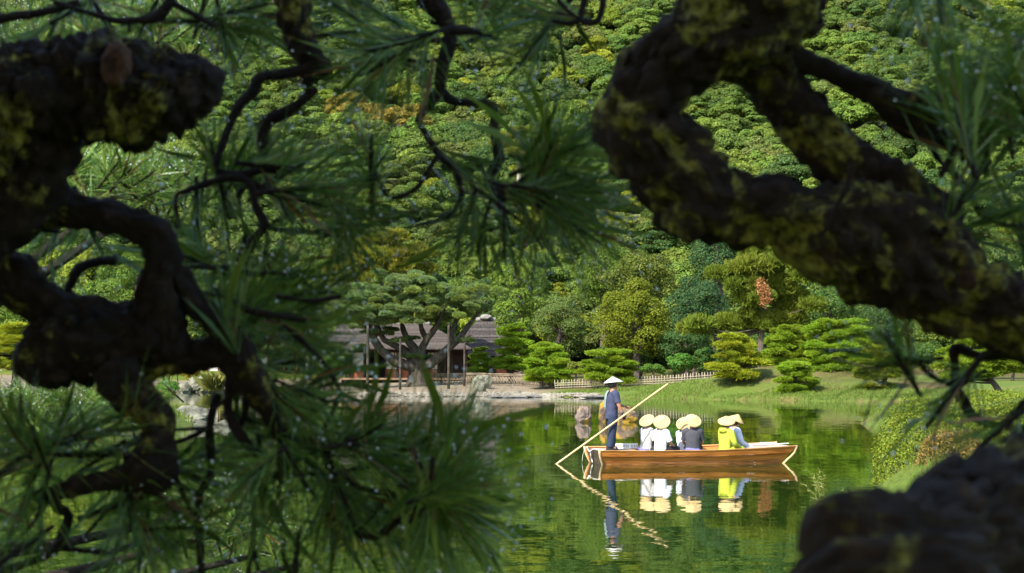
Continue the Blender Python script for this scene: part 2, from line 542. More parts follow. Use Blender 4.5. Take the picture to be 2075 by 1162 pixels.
# ------------------------------------------------------------------ foliage building blocks
def crown_geo(lobes, n, leaf, rng, under=.25, aspect=.6, mat=0, geo=None):
    """leaf cloud over a heap of round lobes [(x,y,z,rx,ry,rz)]"""
    L = np.asarray(lobes, float)
    w = (L[:, 3] * L[:, 4] + L[:, 3] * L[:, 5]); w = w / w.sum()
    k = rng.choice(len(L), n, p=w)
    d = norm(rng.normal(size=(n, 3)))
    d[:, 2] = np.where((d[:, 2] < -.1) & (rng.random(n) > under), -d[:, 2], d[:, 2])
    rad = rng.uniform(.72, 1.06, n) ** .7
    c = L[k, :3] + d * L[k, 3:6] * rad[:, None]
    keep = np.ones(n, bool)
    for q in L:
        e = (((c - q[:3]) / q[3:6]) ** 2).sum(1)
        keep &= e > .5
    c, d = c[keep], d[keep]
    g = geo or Geo()
    leaves(g, c, d * np.array((1, 1, 1)) + np.array((0, 0, .35)), leaf, rng, aspect, mat, .55)
    return g

def dome_lobes(rng, R0, H, n, r=(.8, 1.3), z0=0.0):
    out = []
    for _ in range(n):
        a = rng.uniform(0, 2 * np.pi); q = np.sqrt(rng.random())
        t = rng.random()
        zz = z0 + H * (1 - q ** 2 * .75) * (.45 + .55 * t)
        rr = rng.uniform(*r)
        out.append((R0 * q * np.cos(a), R0 * q * np.sin(a), zz, rr, rr, rr * rng.uniform(.65, .85)))
    return out

def needle_pad(rng, n=2300, ln=.24, wd=.038):
    """flat dome of upturned needle shoots, radius 1, height about .35: the cloud pads of a garden pine"""
    g = Geo()
    a = rng.uniform(0, 2 * np.pi, n); q = np.sqrt(rng.random(n))
    edge = .82 + .18 * np.sin(3 * a + rng.uniform(0, 6)) + .08 * np.sin(7 * a + rng.uniform(0, 6))
    x, y = q * edge * np.cos(a), q * edge * np.sin(a)
    zs = rng.uniform(0, 40)
    bump = np.array([noise.noise(Vector((xx * 2.6, yy * 2.6, zs))) + .8 * noise.noise(Vector((xx * 6.5, yy * 6.5, zs))) for xx, yy in zip(x, y)])
    z = .24 * (1 - q ** 2.2) + .17 * bump
    low = rng.random(n) < .2
    z = np.where(low, -.06 - .06 * rng.random(n), z)
    c = np.stack([x, y, z], -1)
    out = np.stack([np.cos(a), np.sin(a), np.zeros(n)], -1)
    d = norm(out * (q ** 2 * .9)[:, None] + np.array((0, 0, 1)) * np.where(low, .1, .8)[:, None] + rng.normal(size=(n, 3)) * .4)
    s = norm(np.cross(d, rng.normal(size=(n, 3))))
    L = (ln * rng.uniform(.6, 1.25, n))[:, None]
    v = np.stack([c - s * wd * .5, c + s * wd * .5, c + d * L * .6 + s * wd * .55, c + d * L, c + d * L * .6 - s * wd * .55], 1).reshape(-1, 3)
    g.add(v, np.arange(5 * n).reshape(n, 5), 0)
    return g
rng = np.random.default_rng(11)
PADS = [needle_pad(rng).mesh('foliage_pad', MAT['pad_needle']) for _ in range(5)]

def add_pad(root, p, rx, ry, rz, col, rng):
    o = link('foliage_pad', PADS[rng.integers(len(PADS))], root, np.asarray(p) - np.array(root.location))
    o.rotation_euler = (rng.normal() * .08, rng.normal() * .08, rng.uniform(0, 6.28))
    o.scale = (rx, ry, rz)
    k = rng.uniform(.8, 1.2)
    o.color = (col[0] * k * rng.uniform(.92, 1.08), col[1] * k, col[2] * k, 1)
    return o

# ------------------------------------------------------------------ forest on the hill
rng = np.random.default_rng(23)
FOREST = []
for q in range(7):
    R0, H = rng.uniform(2.1, 3.0), rng.uniform(2.2, 3.2)
    if q == 5:      # open, layered pine-like crowns
        lob = [(rng.normal() * R0 * .42, rng.normal() * R0 * .42, 2.4 + rng.random() * H * 1.15, rng.uniform(.7, 1.3), rng.uniform(.7, 1.3), rng.uniform(.3, .55)) for _ in range(26)]
    else:
        lob = dome_lobes(rng, R0, H * rng.uniform(.9, 1.25), 40, (.42, .98), 2.2)
    FOREST.append(crown_geo(lob, 13000, .25, rng).mesh('crown', MAT['forest_leaf']))
g = Geo(); tube(g, [(0, 0, -1.2, .22), (.05, .05, 1.2, .17), (0, .1, 3.4, .1)], 7, step=.6)
FTRUNK = g.mesh('trunk', MAT['far_bark'])
KINDS = [  # share, colour, label
    (.40, (.084, .135, .027), 'round mid green forest tree', 'mid green forest trees'),
    (.20, (.050, .092, .024), 'round dark green forest tree', 'dark green forest trees'),
    (.27, (.122, .180, .030), 'round light green forest tree', 'light green forest trees'),
    (.07, (.105, .135, .034), 'round dull olive forest tree', 'olive forest trees'),
    (.06, (.165, .205, .020), 'round yellow green forest tree', 'yellow green forest trees'),
]
pts = []
yy = 203.0
while yy < 455:
    st = 3.9 + (yy - 203) * .0035
    half = yy * .275 + 8
    for xx in np.arange(-half, half, st):
        x_, y_ = xx + rng.uniform(-.42, .42) * st, yy + rng.uniform(-.45, .45) * st
        h = y_ + .10 * abs(x_) - 203
        if h > 0:
            pts.append((x_, y_))
    yy += st * .82
pts = np.array(pts)
zz = ground_z(pts[:, 0], pts[:, 1])
ppx = 1037.5 + pts[:, 0] / pts[:, 1] * FPX
ppy = 745 - (zz + 4 - 2.3) / pts[:, 1] * FPX
inside = (ppx > -40) & (ppx < 2115) & (ppy > -30) & (ppy < 640)
order = np.argsort(pts[:, 1] + np.where(inside, 0, 1000))
n_single = 285
sing, rest = order[:n_single], order[n_single:]
# autumn patch on the middle slope, where the photo shows orange crowns
def kind_of(px, py, rng):
    if 660 < px < 860 and 170 < py < 300 and rng.random() < .38:
        return 'autumn'
    u = rng.random(); a = 0
    for k in KINDS:
        a += k[0]
        if u < a: return k
    return KINDS[0]
def region_of(px, py):
    if px < 330: return 'at far left behind the thick black limbs'
    if px < 640: return 'left, behind the needle tufts above the low wing'
    if px < 860: return 'above the house and the old propped pine'
    if px < 1040: return 'between the hanging zigzag twigs'
    if px < 1210: return 'left of the mossy looped limb'
    if px < 1400: return 'above the yellow green camphor tree'
    if px < 1660: return 'behind the browned pine and looped limb'
    if px < 1850: return 'above the clipped mound pines'
    return 'at far right above the lawn'
AUT = ((.21, .16, .03), 'forest tree turning orange yellow', 'orange yellow forest trees')
def tint_of(k, rng):
    c = np.array(AUT[0] if k == 'autumn' else k[1]) * rng.uniform(.8, 1.22)
    c[0] *= rng.uniform(.88, 1.14)
    return c
for q in sing:
    x_, y_ = pts[q]
    k = kind_of(ppx[q], ppy[q], rng)
    lab, grp = (AUT[1], AUT[2]) if k == 'autumn' else (k[2], k[3])
    reg = region_of(ppx[q], ppy[q])
    t = thing('forest_tree', lab + ' ' + reg, 'tree', (x_, y_, zz[q] - .3), grp + ' ' + reg)
    s = rng.uniform(.68, 1.35)
    c = link('crown', FOREST[rng.integers(7)], t)
    c.scale = (s * rng.uniform(.9, 1.15), s * rng.uniform(.9, 1.15), s * rng.uniform(.9, 1.25))
    c.rotation_euler = (0, 0, rng.uniform(0, 6.28))
    c.color = (*tint_of(k, rng), 1)
    b = link('trunk', FTRUNK, t); b.scale = (s, s, s)
# the rest of the slope: one mass of the same crowns, scattered on points
me = bpy.data.meshes.new('distant_forest')
me.from_pydata([(pts[q][0], pts[q][1], zz[q] - .3) for q in rest], [], [])
n = len(rest)
kk = [kind_of(ppx[q], ppy[q], rng) for q in rest]
for nm, typ, val in (('tint', 'FLOAT_COLOR', np.array([(*tint_of(k, rng), 1) for k in kk])), ('turn', 'FLOAT', rng.uniform(0, 6.28, n)),
                     ('size', 'FLOAT', rng.uniform(.65, 1.4, n)), ('variant', 'INT', rng.integers(0, 7, n))):
    a = me.attributes.new(nm, typ, 'POINT')
    a.data.foreach_set({'FLOAT_COLOR': 'color'}.get(typ, 'value'), np.asarray(val, dtype=np.int32 if typ == 'INT' else np.float32).ravel())
far = link('distant_forest', me)
tag(far, 'mixed green forest covering the upper hillside', 'forest', None, 'stuff')
far.color = (0, 0, 0, 1)
src = {}
for o in bpy.data.objects:
    if o.name.startswith('crown') and o.data in FOREST and o.data.name not in src: src[o.data.name] = o
ng = bpy.data.node_groups.new('scatter_crowns', 'GeometryNodeTree')
ng.interface.new_socket('Geometry', in_out='INPUT', socket_type='NodeSocketGeometry')
ng.interface.new_socket('Geometry', in_out='OUTPUT', socket_type='NodeSocketGeometry')
gi, go = ng.nodes.new('NodeGroupInput'), ng.nodes.new('NodeGroupOutput')
jn = ng.nodes.new('GeometryNodeJoinGeometry')
def named(nm, typ):
    a = ng.nodes.new('GeometryNodeInputNamedAttribute'); a.data_type = typ; a.inputs[0].default_value = nm
    return a.outputs[0]
rot = ng.nodes.new('ShaderNodeCombineXYZ'); ng.links.new(named('turn', 'FLOAT'), rot.inputs[2])
for v, fm in enumerate(FOREST):
    ob = src[fm.name]
    oi = ng.nodes.new('GeometryNodeObjectInfo'); oi.inputs['Object'].default_value = ob; oi.transform_space = 'ORIGINAL'
    oi.inputs['As Instance'].default_value = True
    ip = ng.nodes.new('GeometryNodeInstanceOnPoints')
    cmp = ng.nodes.new('FunctionNodeCompare'); cmp.data_type = 'INT'; cmp.operation = 'EQUAL'
    ints = [s for s in cmp.inputs if s.type == 'INT']
    ng.links.new(named('variant', 'INT'), ints[0]); ints[1].default_value = v
    ng.links.new(gi.outputs[0], ip.inputs['Points']); ng.links.new(cmp.outputs[0], ip.inputs['Selection'])
    ng.links.new(oi.outputs['Geometry'], ip.inputs['Instance'])
    ng.links.new(rot.outputs[0], ip.inputs['Rotation'])
    ng.links.new(named('size', 'FLOAT'), ip.inputs['Scale'])
    ng.links.new(ip.outputs[0], jn.inputs[0])
ng.links.new(jn.outputs[0], go.inputs[0])
md = far.modifiers.new('scatter', 'NODES'); md.node_group = ng

# two tall thin pines with pale bare trunks rising out of the hillside forest
for px, py0, py1, d, lab in ((952, 295, 232, 320, 'tall thin pine with pale bare trunk, higher up the hillside forest'),
                             (1050, 375, 268, 262, 'tall thin pine with pale bare trunk, lower down the hillside above the house')):
    b = P(px, py0 + 15, d); tp = P(px, py1, d - 3)
    t = thing('tall_pine', lab, 'tree', b, 'tall pale trunked pines on the hillside')
    g = Geo(); tube(g, [(*b, .32), (*(b * .5 + tp * .5 + (.15, 0, 0)), .24), (*tp, .1)], 8, step=1)
    part('trunk', g, MAT['pale_bark'], t)
    for _ in range(11):
        u = rng.uniform(.0, 1)
        c = tp - (tp - b) * u * .45 + np.array((rng.normal() * 1.3, rng.normal() * .8, .4))
        add_pad(t, c, 1.5, 1.3, 1.2, (.17, .185, .025), rng)
# ------------------------------------------------------------------ trees on the far shore
rng = np.random.default_rng(77)
def wx(px, d): return float(P(px, 581, d)[0])
def wz(py, d): return float(P(1037, py, d)[2])

def broad_tree(name, label, px0, px1, py0, py1, d, color, n=9000, leaf=.26, base_px=None, depth=None, lobe=(.8, 1.4), nl=34, group=None, seed=1, cat='tree', top_bias=.35, aspect=.6):
    r = np.random.default_rng(seed)
    x0, x1, z1, z0 = wx(px0, d), wx(px1, d), wz(py0, d), wz(py1, d)
    bx = wx(base_px, d) if base_px else (x0 + x1) / 2
    base = np.array((bx, d, gz(bx, d) - .1))
    t = thing(name, label, cat, base, group)
    cx, cz, hx, hz = (x0 + x1) / 2, (z0 + z1) / 2, (x1 - x0) / 2, (z1 - z0) / 2
    hy = depth or hx * .8
    lob = []
    for _ in range(nl):
        v = norm(r.normal(size=3)); v[2] = abs(v[2]) if r.random() < top_bias else v[2]
        rr = r.uniform(*lobe)
        q = r.uniform(.55, 1.0)
        lob.append((cx + v[0] * (hx - rr * .8) * q, d + v[1] * (hy - rr * .5) * q, cz + v[2] * (hz - rr * .6) * q, rr, rr, rr * .75))
    g = crown_geo(lob, int(n * 1.7), leaf * .76, r, .35, aspect)
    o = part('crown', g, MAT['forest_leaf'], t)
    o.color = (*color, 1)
    g = Geo()
    H = max(cz - base[2], .5)
    rad = max(.08, .035 * (z1 - base[2]))
    tube(g, [(*base, rad * 1.25), (bx * .7 + cx * .3 + .1, d, base[2] + H * .5, rad), (cx, d, cz, rad * .7), (cx + .1, d, cz + hz * .5, rad * .3)], 9, step=.5, amp=.12, freq=2)
    for q in lob[:9]:
        s = np.array((cx, d, base[2] + H * r.uniform(.6, 1.0)))
        e = np.array(q[:3]); m = (s + e) / 2 + (0, 0, .2)
        tube(g, [(*s, rad * .4), (*m, rad * .28), (*e, rad * .1)], 6, step=.5)
    part('trunk', g, MAT['far_bark'], t)
    return t

# backdrop trees behind the house and the garden, far ones first
BT = [
 ('broadleaf_tree', 'tall yellow green tree above the house roofs behind the propped pine', 690, 885, 470, 640, 196, (0.135, 0.178, 0.021), 22000, .27, None, 4, (1.0, 1.7), 60),
 ('broadleaf_tree', 'green tree rising left of the propped pine and above the low roof', 560, 710, 520, 700, 203, (0.090, 0.144, 0.024), 15000, .27, None, 4, (.9, 1.5), 40),
 ('broadleaf_tree', 'light green airy tree between the roof peak and the mossy oak', 985, 1120, 520, 690, 193, (0.122, 0.189, 0.026), 16000, .26, None, 3.5, (.8, 1.3), 50),
 ('broadleaf_tree', 'grey green lichen covered oak with pale limbs right of the bright garden pine', 1070, 1205, 600, 735, 184, (0.085, 0.127, 0.031), 14000, .22, 1115, 3, (.7, 1.1), 40),
 ('broadleaf_tree', 'light green tree top behind the yellow green camphor tree', 1150, 1300, 470, 640, 200, (0.103, 0.163, 0.024), 15000, .27, None, 4, (.9, 1.5), 45),
 ('broadleaf_tree', 'yellow green camphor tree standing behind the picket fence', 1195, 1372, 565, 765, 178, (.125, .15, .012), 20000, .24, 1290, 3.4, (.7, 1.2), 60),
 ('broadleaf_tree', 'olive tree rising above the yellow green camphor tree', 1210, 1370, 500, 640, 190, (0.097, 0.124, 0.021), 16000, .27, None, 4, (.9, 1.4), 45),
 ('broadleaf_tree', 'dark blue green tree topmost among the dark trees left of the browned pine', 1390, 1520, 470, 590, 192, (0.039, 0.087, 0.031), 15000, .27, None, 4, (.9, 1.5), 40),
 ('broadleaf_tree', 'dark green tree in the shadow between the camphor tree and the browned pine', 1340, 1480, 560, 700, 186, (0.033, 0.079, 0.029), 16000, .25, None, 4, (.8, 1.3), 45),
 ('broadleaf_tree', 'low dark green tree above the fence behind the picket rails', 1330, 1450, 650, 745, 176, (0.039, 0.087, 0.024), 11000, .22, None, 3, (.6, 1.0), 35),
 ('broadleaf_tree', 'dark green broad tree right of the browned pine', 1600, 1745, 570, 700, 182, (0.058, 0.113, 0.024), 16000, .24, None, 4, (.8, 1.3), 45),
 ('broadleaf_tree', 'deep green tree in the shade far right behind the clipped mound pines', 1725, 1860, 610, 740, 178, (0.039, 0.076, 0.019), 12000, .24, None, 4, (.8, 1.3), 40),
 ('broadleaf_tree', 'bright green tree under the mossy limb at the far right edge', 1850, 2110, 560, 745, 172, (0.090, 0.151, 0.024), 20000, .25, None, 4, (.8, 1.3), 60),
 ('broadleaf_tree', 'light green tree at the far left behind the crooked pine', -30, 170, 560, 740, 190, (0.116, 0.197, 0.029), 18000, .27, None, 4, (.8, 1.4), 55),
 ('broadleaf_tree', 'green tree left of the garden house seen through the crooked pine', 150, 400, 500, 720, 205, (0.097, 0.166, 0.026), 20000, .28, None, 4, (.9, 1.5), 60),
 ('broadleaf_tree', 'middle green tree above the low house roof seen through the needles', 380, 570, 560, 710, 207, (0.084, 0.151, 0.026), 16000, .28, None, 4, (.9, 1.5), 50),
]
for k, (nm, lab, a, b, c, e, d, colr, n, lf, bp, dep, lobr, nl) in enumerate(BT):
    broad_tree(nm, lab, a, b, c, e, d, colr, n, lf, bp, dep, lobr, nl, seed=100 + k)
# shrubs along the fence
SH = [
 ('shrub', 'glossy green shrub at the fence below the dark trees', 1348, 1412, 712, 757, 165, (0.064, 0.166, 0.024), 5200, .2, (.35, .6), 22),
 ('shrub', 'dark green shrub between glossy shrub and yellow clipped pine', 1400, 1455, 700, 758, 168, (0.039, 0.098, 0.019), 4500, .2, (.35, .6), 20),
 ('shrub', 'small green shrub behind the fence right of the dark leaning pine', 1290, 1355, 738, 760, 164, (0.077, 0.166, 0.024), 3000, .17, (.3, .45), 16),
 ('shrub', 'olive shrub behind the fence between two low clipped pines', 1140, 1190, 732, 762, 172, (0.129, 0.151, 0.024), 3000, .17, (.3, .45), 16),
 ('shrub', 'green leaves at the left end of the house beside the first white panel', 640, 712, 700, 772, 186, (0.103, 0.197, 0.030), 5000, .2, (.4, .7), 24),
]
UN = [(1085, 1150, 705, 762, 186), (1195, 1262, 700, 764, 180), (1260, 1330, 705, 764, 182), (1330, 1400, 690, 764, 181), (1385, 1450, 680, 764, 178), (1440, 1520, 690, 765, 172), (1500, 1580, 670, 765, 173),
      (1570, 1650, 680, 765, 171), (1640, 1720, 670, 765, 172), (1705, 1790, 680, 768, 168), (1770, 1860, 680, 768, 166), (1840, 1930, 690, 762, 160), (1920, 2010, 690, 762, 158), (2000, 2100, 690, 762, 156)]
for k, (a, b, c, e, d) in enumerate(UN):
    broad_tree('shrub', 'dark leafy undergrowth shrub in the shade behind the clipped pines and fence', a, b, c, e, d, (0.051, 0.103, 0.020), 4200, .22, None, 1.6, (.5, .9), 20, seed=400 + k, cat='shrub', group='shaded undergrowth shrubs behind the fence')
for k, (nm, lab, a, b, c, e, d, colr, n, lf, lobr, nl) in enumerate(SH):
    broad_tree(nm, lab, a, b, c, e, d, colr, n, lf, None, None, lobr, nl, seed=200 + k, cat='shrub')

def garden_pine(label, px0, px1, py0, py1, base_px, d, color, rows=5, pad=(1.0, 1.5), group=None, seed=1, base_py=None, lean=0.0, depth=.75, dens=1.0, prof=.55, rz=1.0, trunk=1.0):
    r = np.random.default_rng(seed)
    x0, x1, z1, z0 = wx(px0, d), wx(px1, d), wz(py0, d), wz(py1, d)
    bx = wx(base_px, d)
    zb = gz(bx, d)
    base = np.array((bx, d, zb - .08))
    t = thing('garden_pine', label, 'pine tree', base, group)
    cx = (x0 + x1) / 2; hx = (x1 - x0) / 2
    wood = Geo()
    rad = .045 * (z1 - zb) * trunk
    spine = [(*base, rad * 1.5), (bx + (cx - bx) * .25 + lean * .3, d, zb + (z1 - zb) * .3, rad * 1.05), (bx + (cx - bx) * .7 - lean * .2, d + .1, zb + (z1 - zb) * .58, rad * .75), (cx, d, zb + (z1 - zb) * .88, rad * .3)]
    tube(wood, spine, 9, step=.25, amp=.2, freq=3, lump=.2)
    sp = catmull(spine, .2)
    for k in range(rows):
        u = k / max(rows - 1, 1)
        z = z0 + (z1 - z0) * (.10 + .82 * u)
        half = hx * (1 - prof * u ** 1.6) * (1 - .22 * (1 - u) ** 3)
        pr = r.uniform(*pad) * (1 - .15 * u)
        pr = min(pr, half)
        nx_ = max(1, int(round(2 * half / (pr * 1.05) * dens)))
        for q in range(nx_):
            for dy in ((-1, .5) if half > pr * 1.2 else (-.5, .4)):
                ox = ((q + .5) / nx_ * 2 - 1) * (half - pr * .5) + r.normal() * pr * .22
                oy = dy * half * depth * r.uniform(.35, .9) * math.sqrt(max(0.05, 1 - (ox / max(half, .1)) ** 2 * .7))
                p = np.array((cx + ox, d + oy, z + r.normal() * .14 - .10 * abs(ox) / max(hx, .1)))
                s_ = r.uniform(.68, 1.12)
                add_pad(t, p, pr * s_, pr * s_ * .9, pr * s_ * rz * r.uniform(.6, .85), color, r)
                i = np.argmin(np.abs(sp[:, 2] - (p[2] - .35)) + r.uniform(0, .3, len(sp)))
                st = sp[i]
                e = p - (0, 0, .1); m = (st[:3] + e) / 2 + np.array((r.normal() * .12, r.normal() * .12, -.12))
                tube(wood, [(*st[:3], min(st[3] * .6, .09)), (*m, .05), (*e, .025)], 5, step=.3)
    part('trunk', wood, MAT['far_bark'], t)
    return t

GREEN, YGREEN, BGREEN = (.18, .26, .018), (.25, .285, .018), (.20, .305, .02)
garden_pine('yellow green clipped pine leftmost on the grassy mound', 1428, 1548, 676, 766, 1516, 147, YGREEN, 5, (.95, 1.35), seed=31, lean=.4)
garden_pine('clipped green pine at the top of the mound behind the smallest pine', 1524, 1664, 662, 758, 1610, 152, GREEN, 6, (.95, 1.4), seed=32, lean=-.5)
garden_pine('tallest clipped bright green pine on the right of the mound', 1612, 1778, 650, 760, 1690, 150, BGREEN, 7, (1.0, 1.5), seed=33, lean=.4, prof=.4)
garden_pine('smallest layered pine low on the waterside slope of the mound', 1562, 1666, 730, 800, 1611, 142, BGREEN, 5, (.7, 1.0), seed=34)
garden_pine('bright yellow green layered pine at the right foot of the mound', 1718, 1835, 700, 792, 1790, 141, (.19, .23, .016), 5, (.8, 1.2), seed=35, lean=.5)
garden_pine('bushy bright green pine with dark trunk behind the lattice fence', 992, 1092, 658, 752, 1036, 176, BGREEN, 6, (1.0, 1.5), seed=36, lean=-.5, prof=.45)
garden_pine('small rounded green pine at the right end of the brown roofed house', 940, 1004, 704, 757, 985, 178, GREEN, 4, (.8, 1.1), seed=46, lean=-.4)
garden_pine('low bright green clipped pine leaning over the fence left of the boatman', 1046, 1172, 694, 772, 1120, 163, BGREEN, 6, (.9, 1.3), seed=37, lean=-.4)
garden_pine('low green clipped pine above the boatman hat', 1165, 1300, 712, 772, 1228, 160, GREEN, 4, (1.0, 1.4), seed=38, lean=.3, prof=.35)
garden_pine('green garden pine behind the lawn under the right mossy limb', 1868, 2090, 690, 765, 2038, 128, GREEN, 4, (1.0, 1.5), seed=39)
garden_pine('bright clipped pine at the left far shore with reddish bare limbs', -40, 120, 660, 745, 30, 150, YGREEN, 4, (.9, 1.3), seed=40)

# tall pine with one branch gone brown
def loose_pine(label, pads, base_px, top, d, color, seed, dead=None, rad=.3):
    r = np.random.default_rng(seed)
    bx = wx(base_px, d); zb = gz(bx, d)
    base = np.array((bx, d, zb - .1))
    t = thing('tall_pine', label, 'pine tree', base)
    wood = Geo()
    tp = P(*top, d)
    spine = [(*base, rad), (bx + .1, d, (zb + tp[2]) / 2, rad * .75), (*tp, rad * .3)]
    tube(wood, spine, 9, step=.5, amp=.12, freq=2)
    sp = catmull(spine, .3)
    for (px, py, rw) in pads:
        n = max(1, int(rw / 16))
        for q in range(n):
            o = P(px + (q - (n - 1) / 2) * 26, py + r.normal() * 5, d + r.uniform(-2.2, 1.2))
            pr = r.uniform(1.0, 1.5)
            add_pad(t, o, pr, pr * .9, pr * 1.5, color, r)
            i = np.argmin(np.abs(sp[:, 2] - (o[2] - .3)))
            m = (sp[i, :3] + o) / 2 - (0, 0, .15)
            m[2] -= .35
            tube(wood, [(*sp[i, :3], .07), (*m, .045), (*o, .02)], 5, step=.4)
    part('trunk', wood, MAT['far_bark'], t)
    if dead:
        g = Geo()
        c = []
        for (px, py, s) in dead:
            q = P(px, py, d - 3.3)
            c.append(q + r.normal(size=(240, 3)) * np.array((.2, .25, .22)) * s)
        c = np.concatenate(c)
        leaves(g, c, r.normal(size=c.shape), .24, r, .3)
        o = part('dead_branch', g, MAT['dead_needle'], t)
        o['label'] = 'dead orange brown branch hanging in the green crown'
    return t
loose_pine('tall green pine with an orange brown dead branch behind the mound',
           [(1545, 520, 50), (1520, 545, 60), (1575, 540, 70), (1480, 568, 60), (1540, 572, 70), (1600, 570, 60), (1595, 600, 60), (1530, 610, 40), (1620, 620, 60),
            (1545, 640, 60), (1500, 655, 60), (1440, 660, 50), (1420, 672, 40), (1580, 660, 60), (1560, 590, 60), (1505, 585, 40), (1600, 540, 40)],
           1541, (1548, 512), 164, (.135, .17, .02), 51, [(1541, 576, .9), (1548, 588, 1), (1551, 600, 1), (1550, 610, 1), (1546, 582, .8), (1553, 605, .8), (1548, 594, 1)])
loose_pine('tall yellow green pine behind the garden house roofs', [(770, 500, 60), (730, 520, 70), (800, 520, 70), (845, 515, 50), (760, 545, 90), (700, 545, 50), (840, 545, 60), (720, 570, 60), (790, 480, 40)],
           770, (775, 478), 189, (.18, .185, .02), 52)

# ------------------------------------------------------------------ old spreading pine held up by posts
def spreading_pine():
    r = np.random.default_rng(61)
    d = 170.0
    base = P(848, 778, d); base[2] = gz(base[0], d) - .1
    t = thing('spreading_pine', 'huge old pine with spreading blue green crown, its bare limbs held on props', 'pine tree', base)
    wood = Geo()
    K = lambda px, py, r_, dy=0.0: (*P(px, py, d + dy), r_)
    tube(wood, [(*base, 1.35), K(848, 768, .95), K(846, 752, .78), K(848, 735, .72), K(850, 715, .55)], 14, step=.25, amp=.22, freq=1.6, lump=.3)
    LIMBS = [
     [K(846, 750, .6), K(825, 741, .45, -.5), K(800, 732, .40, -.8), K(775, 712, .34, -.8), K(757, 688, .31, -.6), K(748, 664, .27, -.3), K(735, 652, .22), K(716, 638, .16)],
     [K(756, 684, .26, -.6), K(768, 668, .2, 0), K(764, 655, .15, .5), K(770, 630, .1, .8)],
     [K(842, 735, .5), K(822, 712, .38, .8), K(800, 700, .3, 1.3), K(780, 690, .26, 1.6), K(768, 672, .22, 1.8), K(758, 655, .15, 2)],
     [K(846, 730, .55), K(838, 705, .42, .3), K(826, 690, .3, .6), K(815, 660, .2, .8), K(808, 620, .1, 1)],
     [K(850, 728, .5), K(856, 705, .36, -.2), K(868, 684, .3, -.5), K(884, 662, .25, -.6), K(893, 640, .2, -.5), K(905, 610, .1, -.4)],
     [K(866, 690, .28, -.4), K(856, 672, .22, 0), K(852, 650, .16, .3), K(858, 610, .08, .4)],
     [K(852, 748, .6), K(872, 736, .44, -.7), K(892, 722, .38, -.9), K(912, 702, .33, -.9), K(932, 684, .3, -.7), K(945, 666, .22, -.4), K(958, 648, .16), K(976, 628, .12), K(990, 610, .06)],
     [K(914, 700, .26, -.7), K(918, 672, .2, -.2), K(926, 645, .18, .2), K(932, 630, .12, .3)],
     [K(925, 690, .2, -.8), K(940, 684, .16, -1), K(955, 680, .08, -1.1)],
     [K(748, 664, .2, -.3), K(765, 640, .14), K(790, 610, .08)],
    ]
    for k, l in enumerate(LIMBS):
        tube(wood, l, 10, step=.22, amp=.22, freq=2.2, lump=.25, seed=k)
    part('trunk', wood, MAT['limb_bark'], t)
    col = (.155, .22, .075)
    for (px, py, w, n) in [(810, 570, 60, 6), (770, 585, 80, 8), (840, 575, 80, 8), (720, 600, 60, 6), (790, 605, 110, 12), (870, 600, 90, 9), (930, 590, 70, 7), (750, 625, 120, 12),
                           (700, 630, 50, 5), (830, 630, 110, 11), (815, 650, 80, 8), (900, 620, 80, 8), (955, 610, 70, 7), (985, 590, 60, 5), (910, 640, 40, 4), (720, 650, 50, 5), (790, 640, 90, 8),
                           (960, 630, 40, 3), (875, 640, 40, 4), (780, 560, 40, 3)]:
        for _ in range(int(n * 1.7)):
            q = P(px + r.uniform(-.55, .55) * w, py + r.normal() * 8, d + r.uniform(-4, 3.5))
            s = r.uniform(.5, .95)
            k = r.random()
            c = np.array(col) * (1 if k > .25 else .9) * ((1.2, 1.1, .7) if r.random() < .2 else (1, 1, 1))
            add_pad(t, q, s, s * .9, s * 1.15, c, r)
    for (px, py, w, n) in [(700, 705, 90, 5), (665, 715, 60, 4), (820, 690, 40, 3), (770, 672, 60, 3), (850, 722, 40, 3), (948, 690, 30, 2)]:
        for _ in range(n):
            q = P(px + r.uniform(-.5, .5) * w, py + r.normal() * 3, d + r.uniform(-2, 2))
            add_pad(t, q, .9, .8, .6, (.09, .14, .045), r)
    return t
spreading_pine()
g = Geo(); tube(g, [(0, 0, 0, 1), (0, 0, 1, .8)], 8, step=.2)
for k, (px, py0, py1, d, rr, lab) in enumerate([(745, 655, 786, 165.5, .13, 'grey wooden prop under the left limb of the old pine, leftmost of the props'),
                                           (761, 690, 779, 170.5, .11, 'dark wooden prop set back just right of the leftmost prop'),
                                           (811, 682, 790, 164, .10, 'slim grey wooden prop left of the old pine trunk'),
                                           (909, 655, 791, 163.5, .115, 'tall grey wooden prop right of the old pine trunk'),
                                           (941, 690, 783, 167, .10, 'slim wooden prop in front of the lattice fence, rightmost of the props')]):
    b = P(px, py1, d); tp = P(px, py0, d)
    t = thing('support_post', lab, 'wooden prop', (b[0], d, min(b[2], gz(b[0], d)) - .1), 'wooden props under the old pine')
    z0 = t.location[2]
    gg = Geo(); tube(gg, [(b[0], d, z0, rr * 1.05), (b[0] + .02, d, (z0 + tp[2]) / 2, rr), (b[0] + .01, d, tp[2], rr * .85)], 8, step=.5, amp=.12, freq=4)
    part('pole', gg, MAT['limb_bark'], t)
    gg = Geo(); tube(gg, [(b[0] - .16, d - .12, tp[2] - .05, .05), (b[0] + .16, d - .12, tp[2] - .02, .05)], 6, step=.3)
    part('crosspiece', gg, MAT['limb_bark'], t)
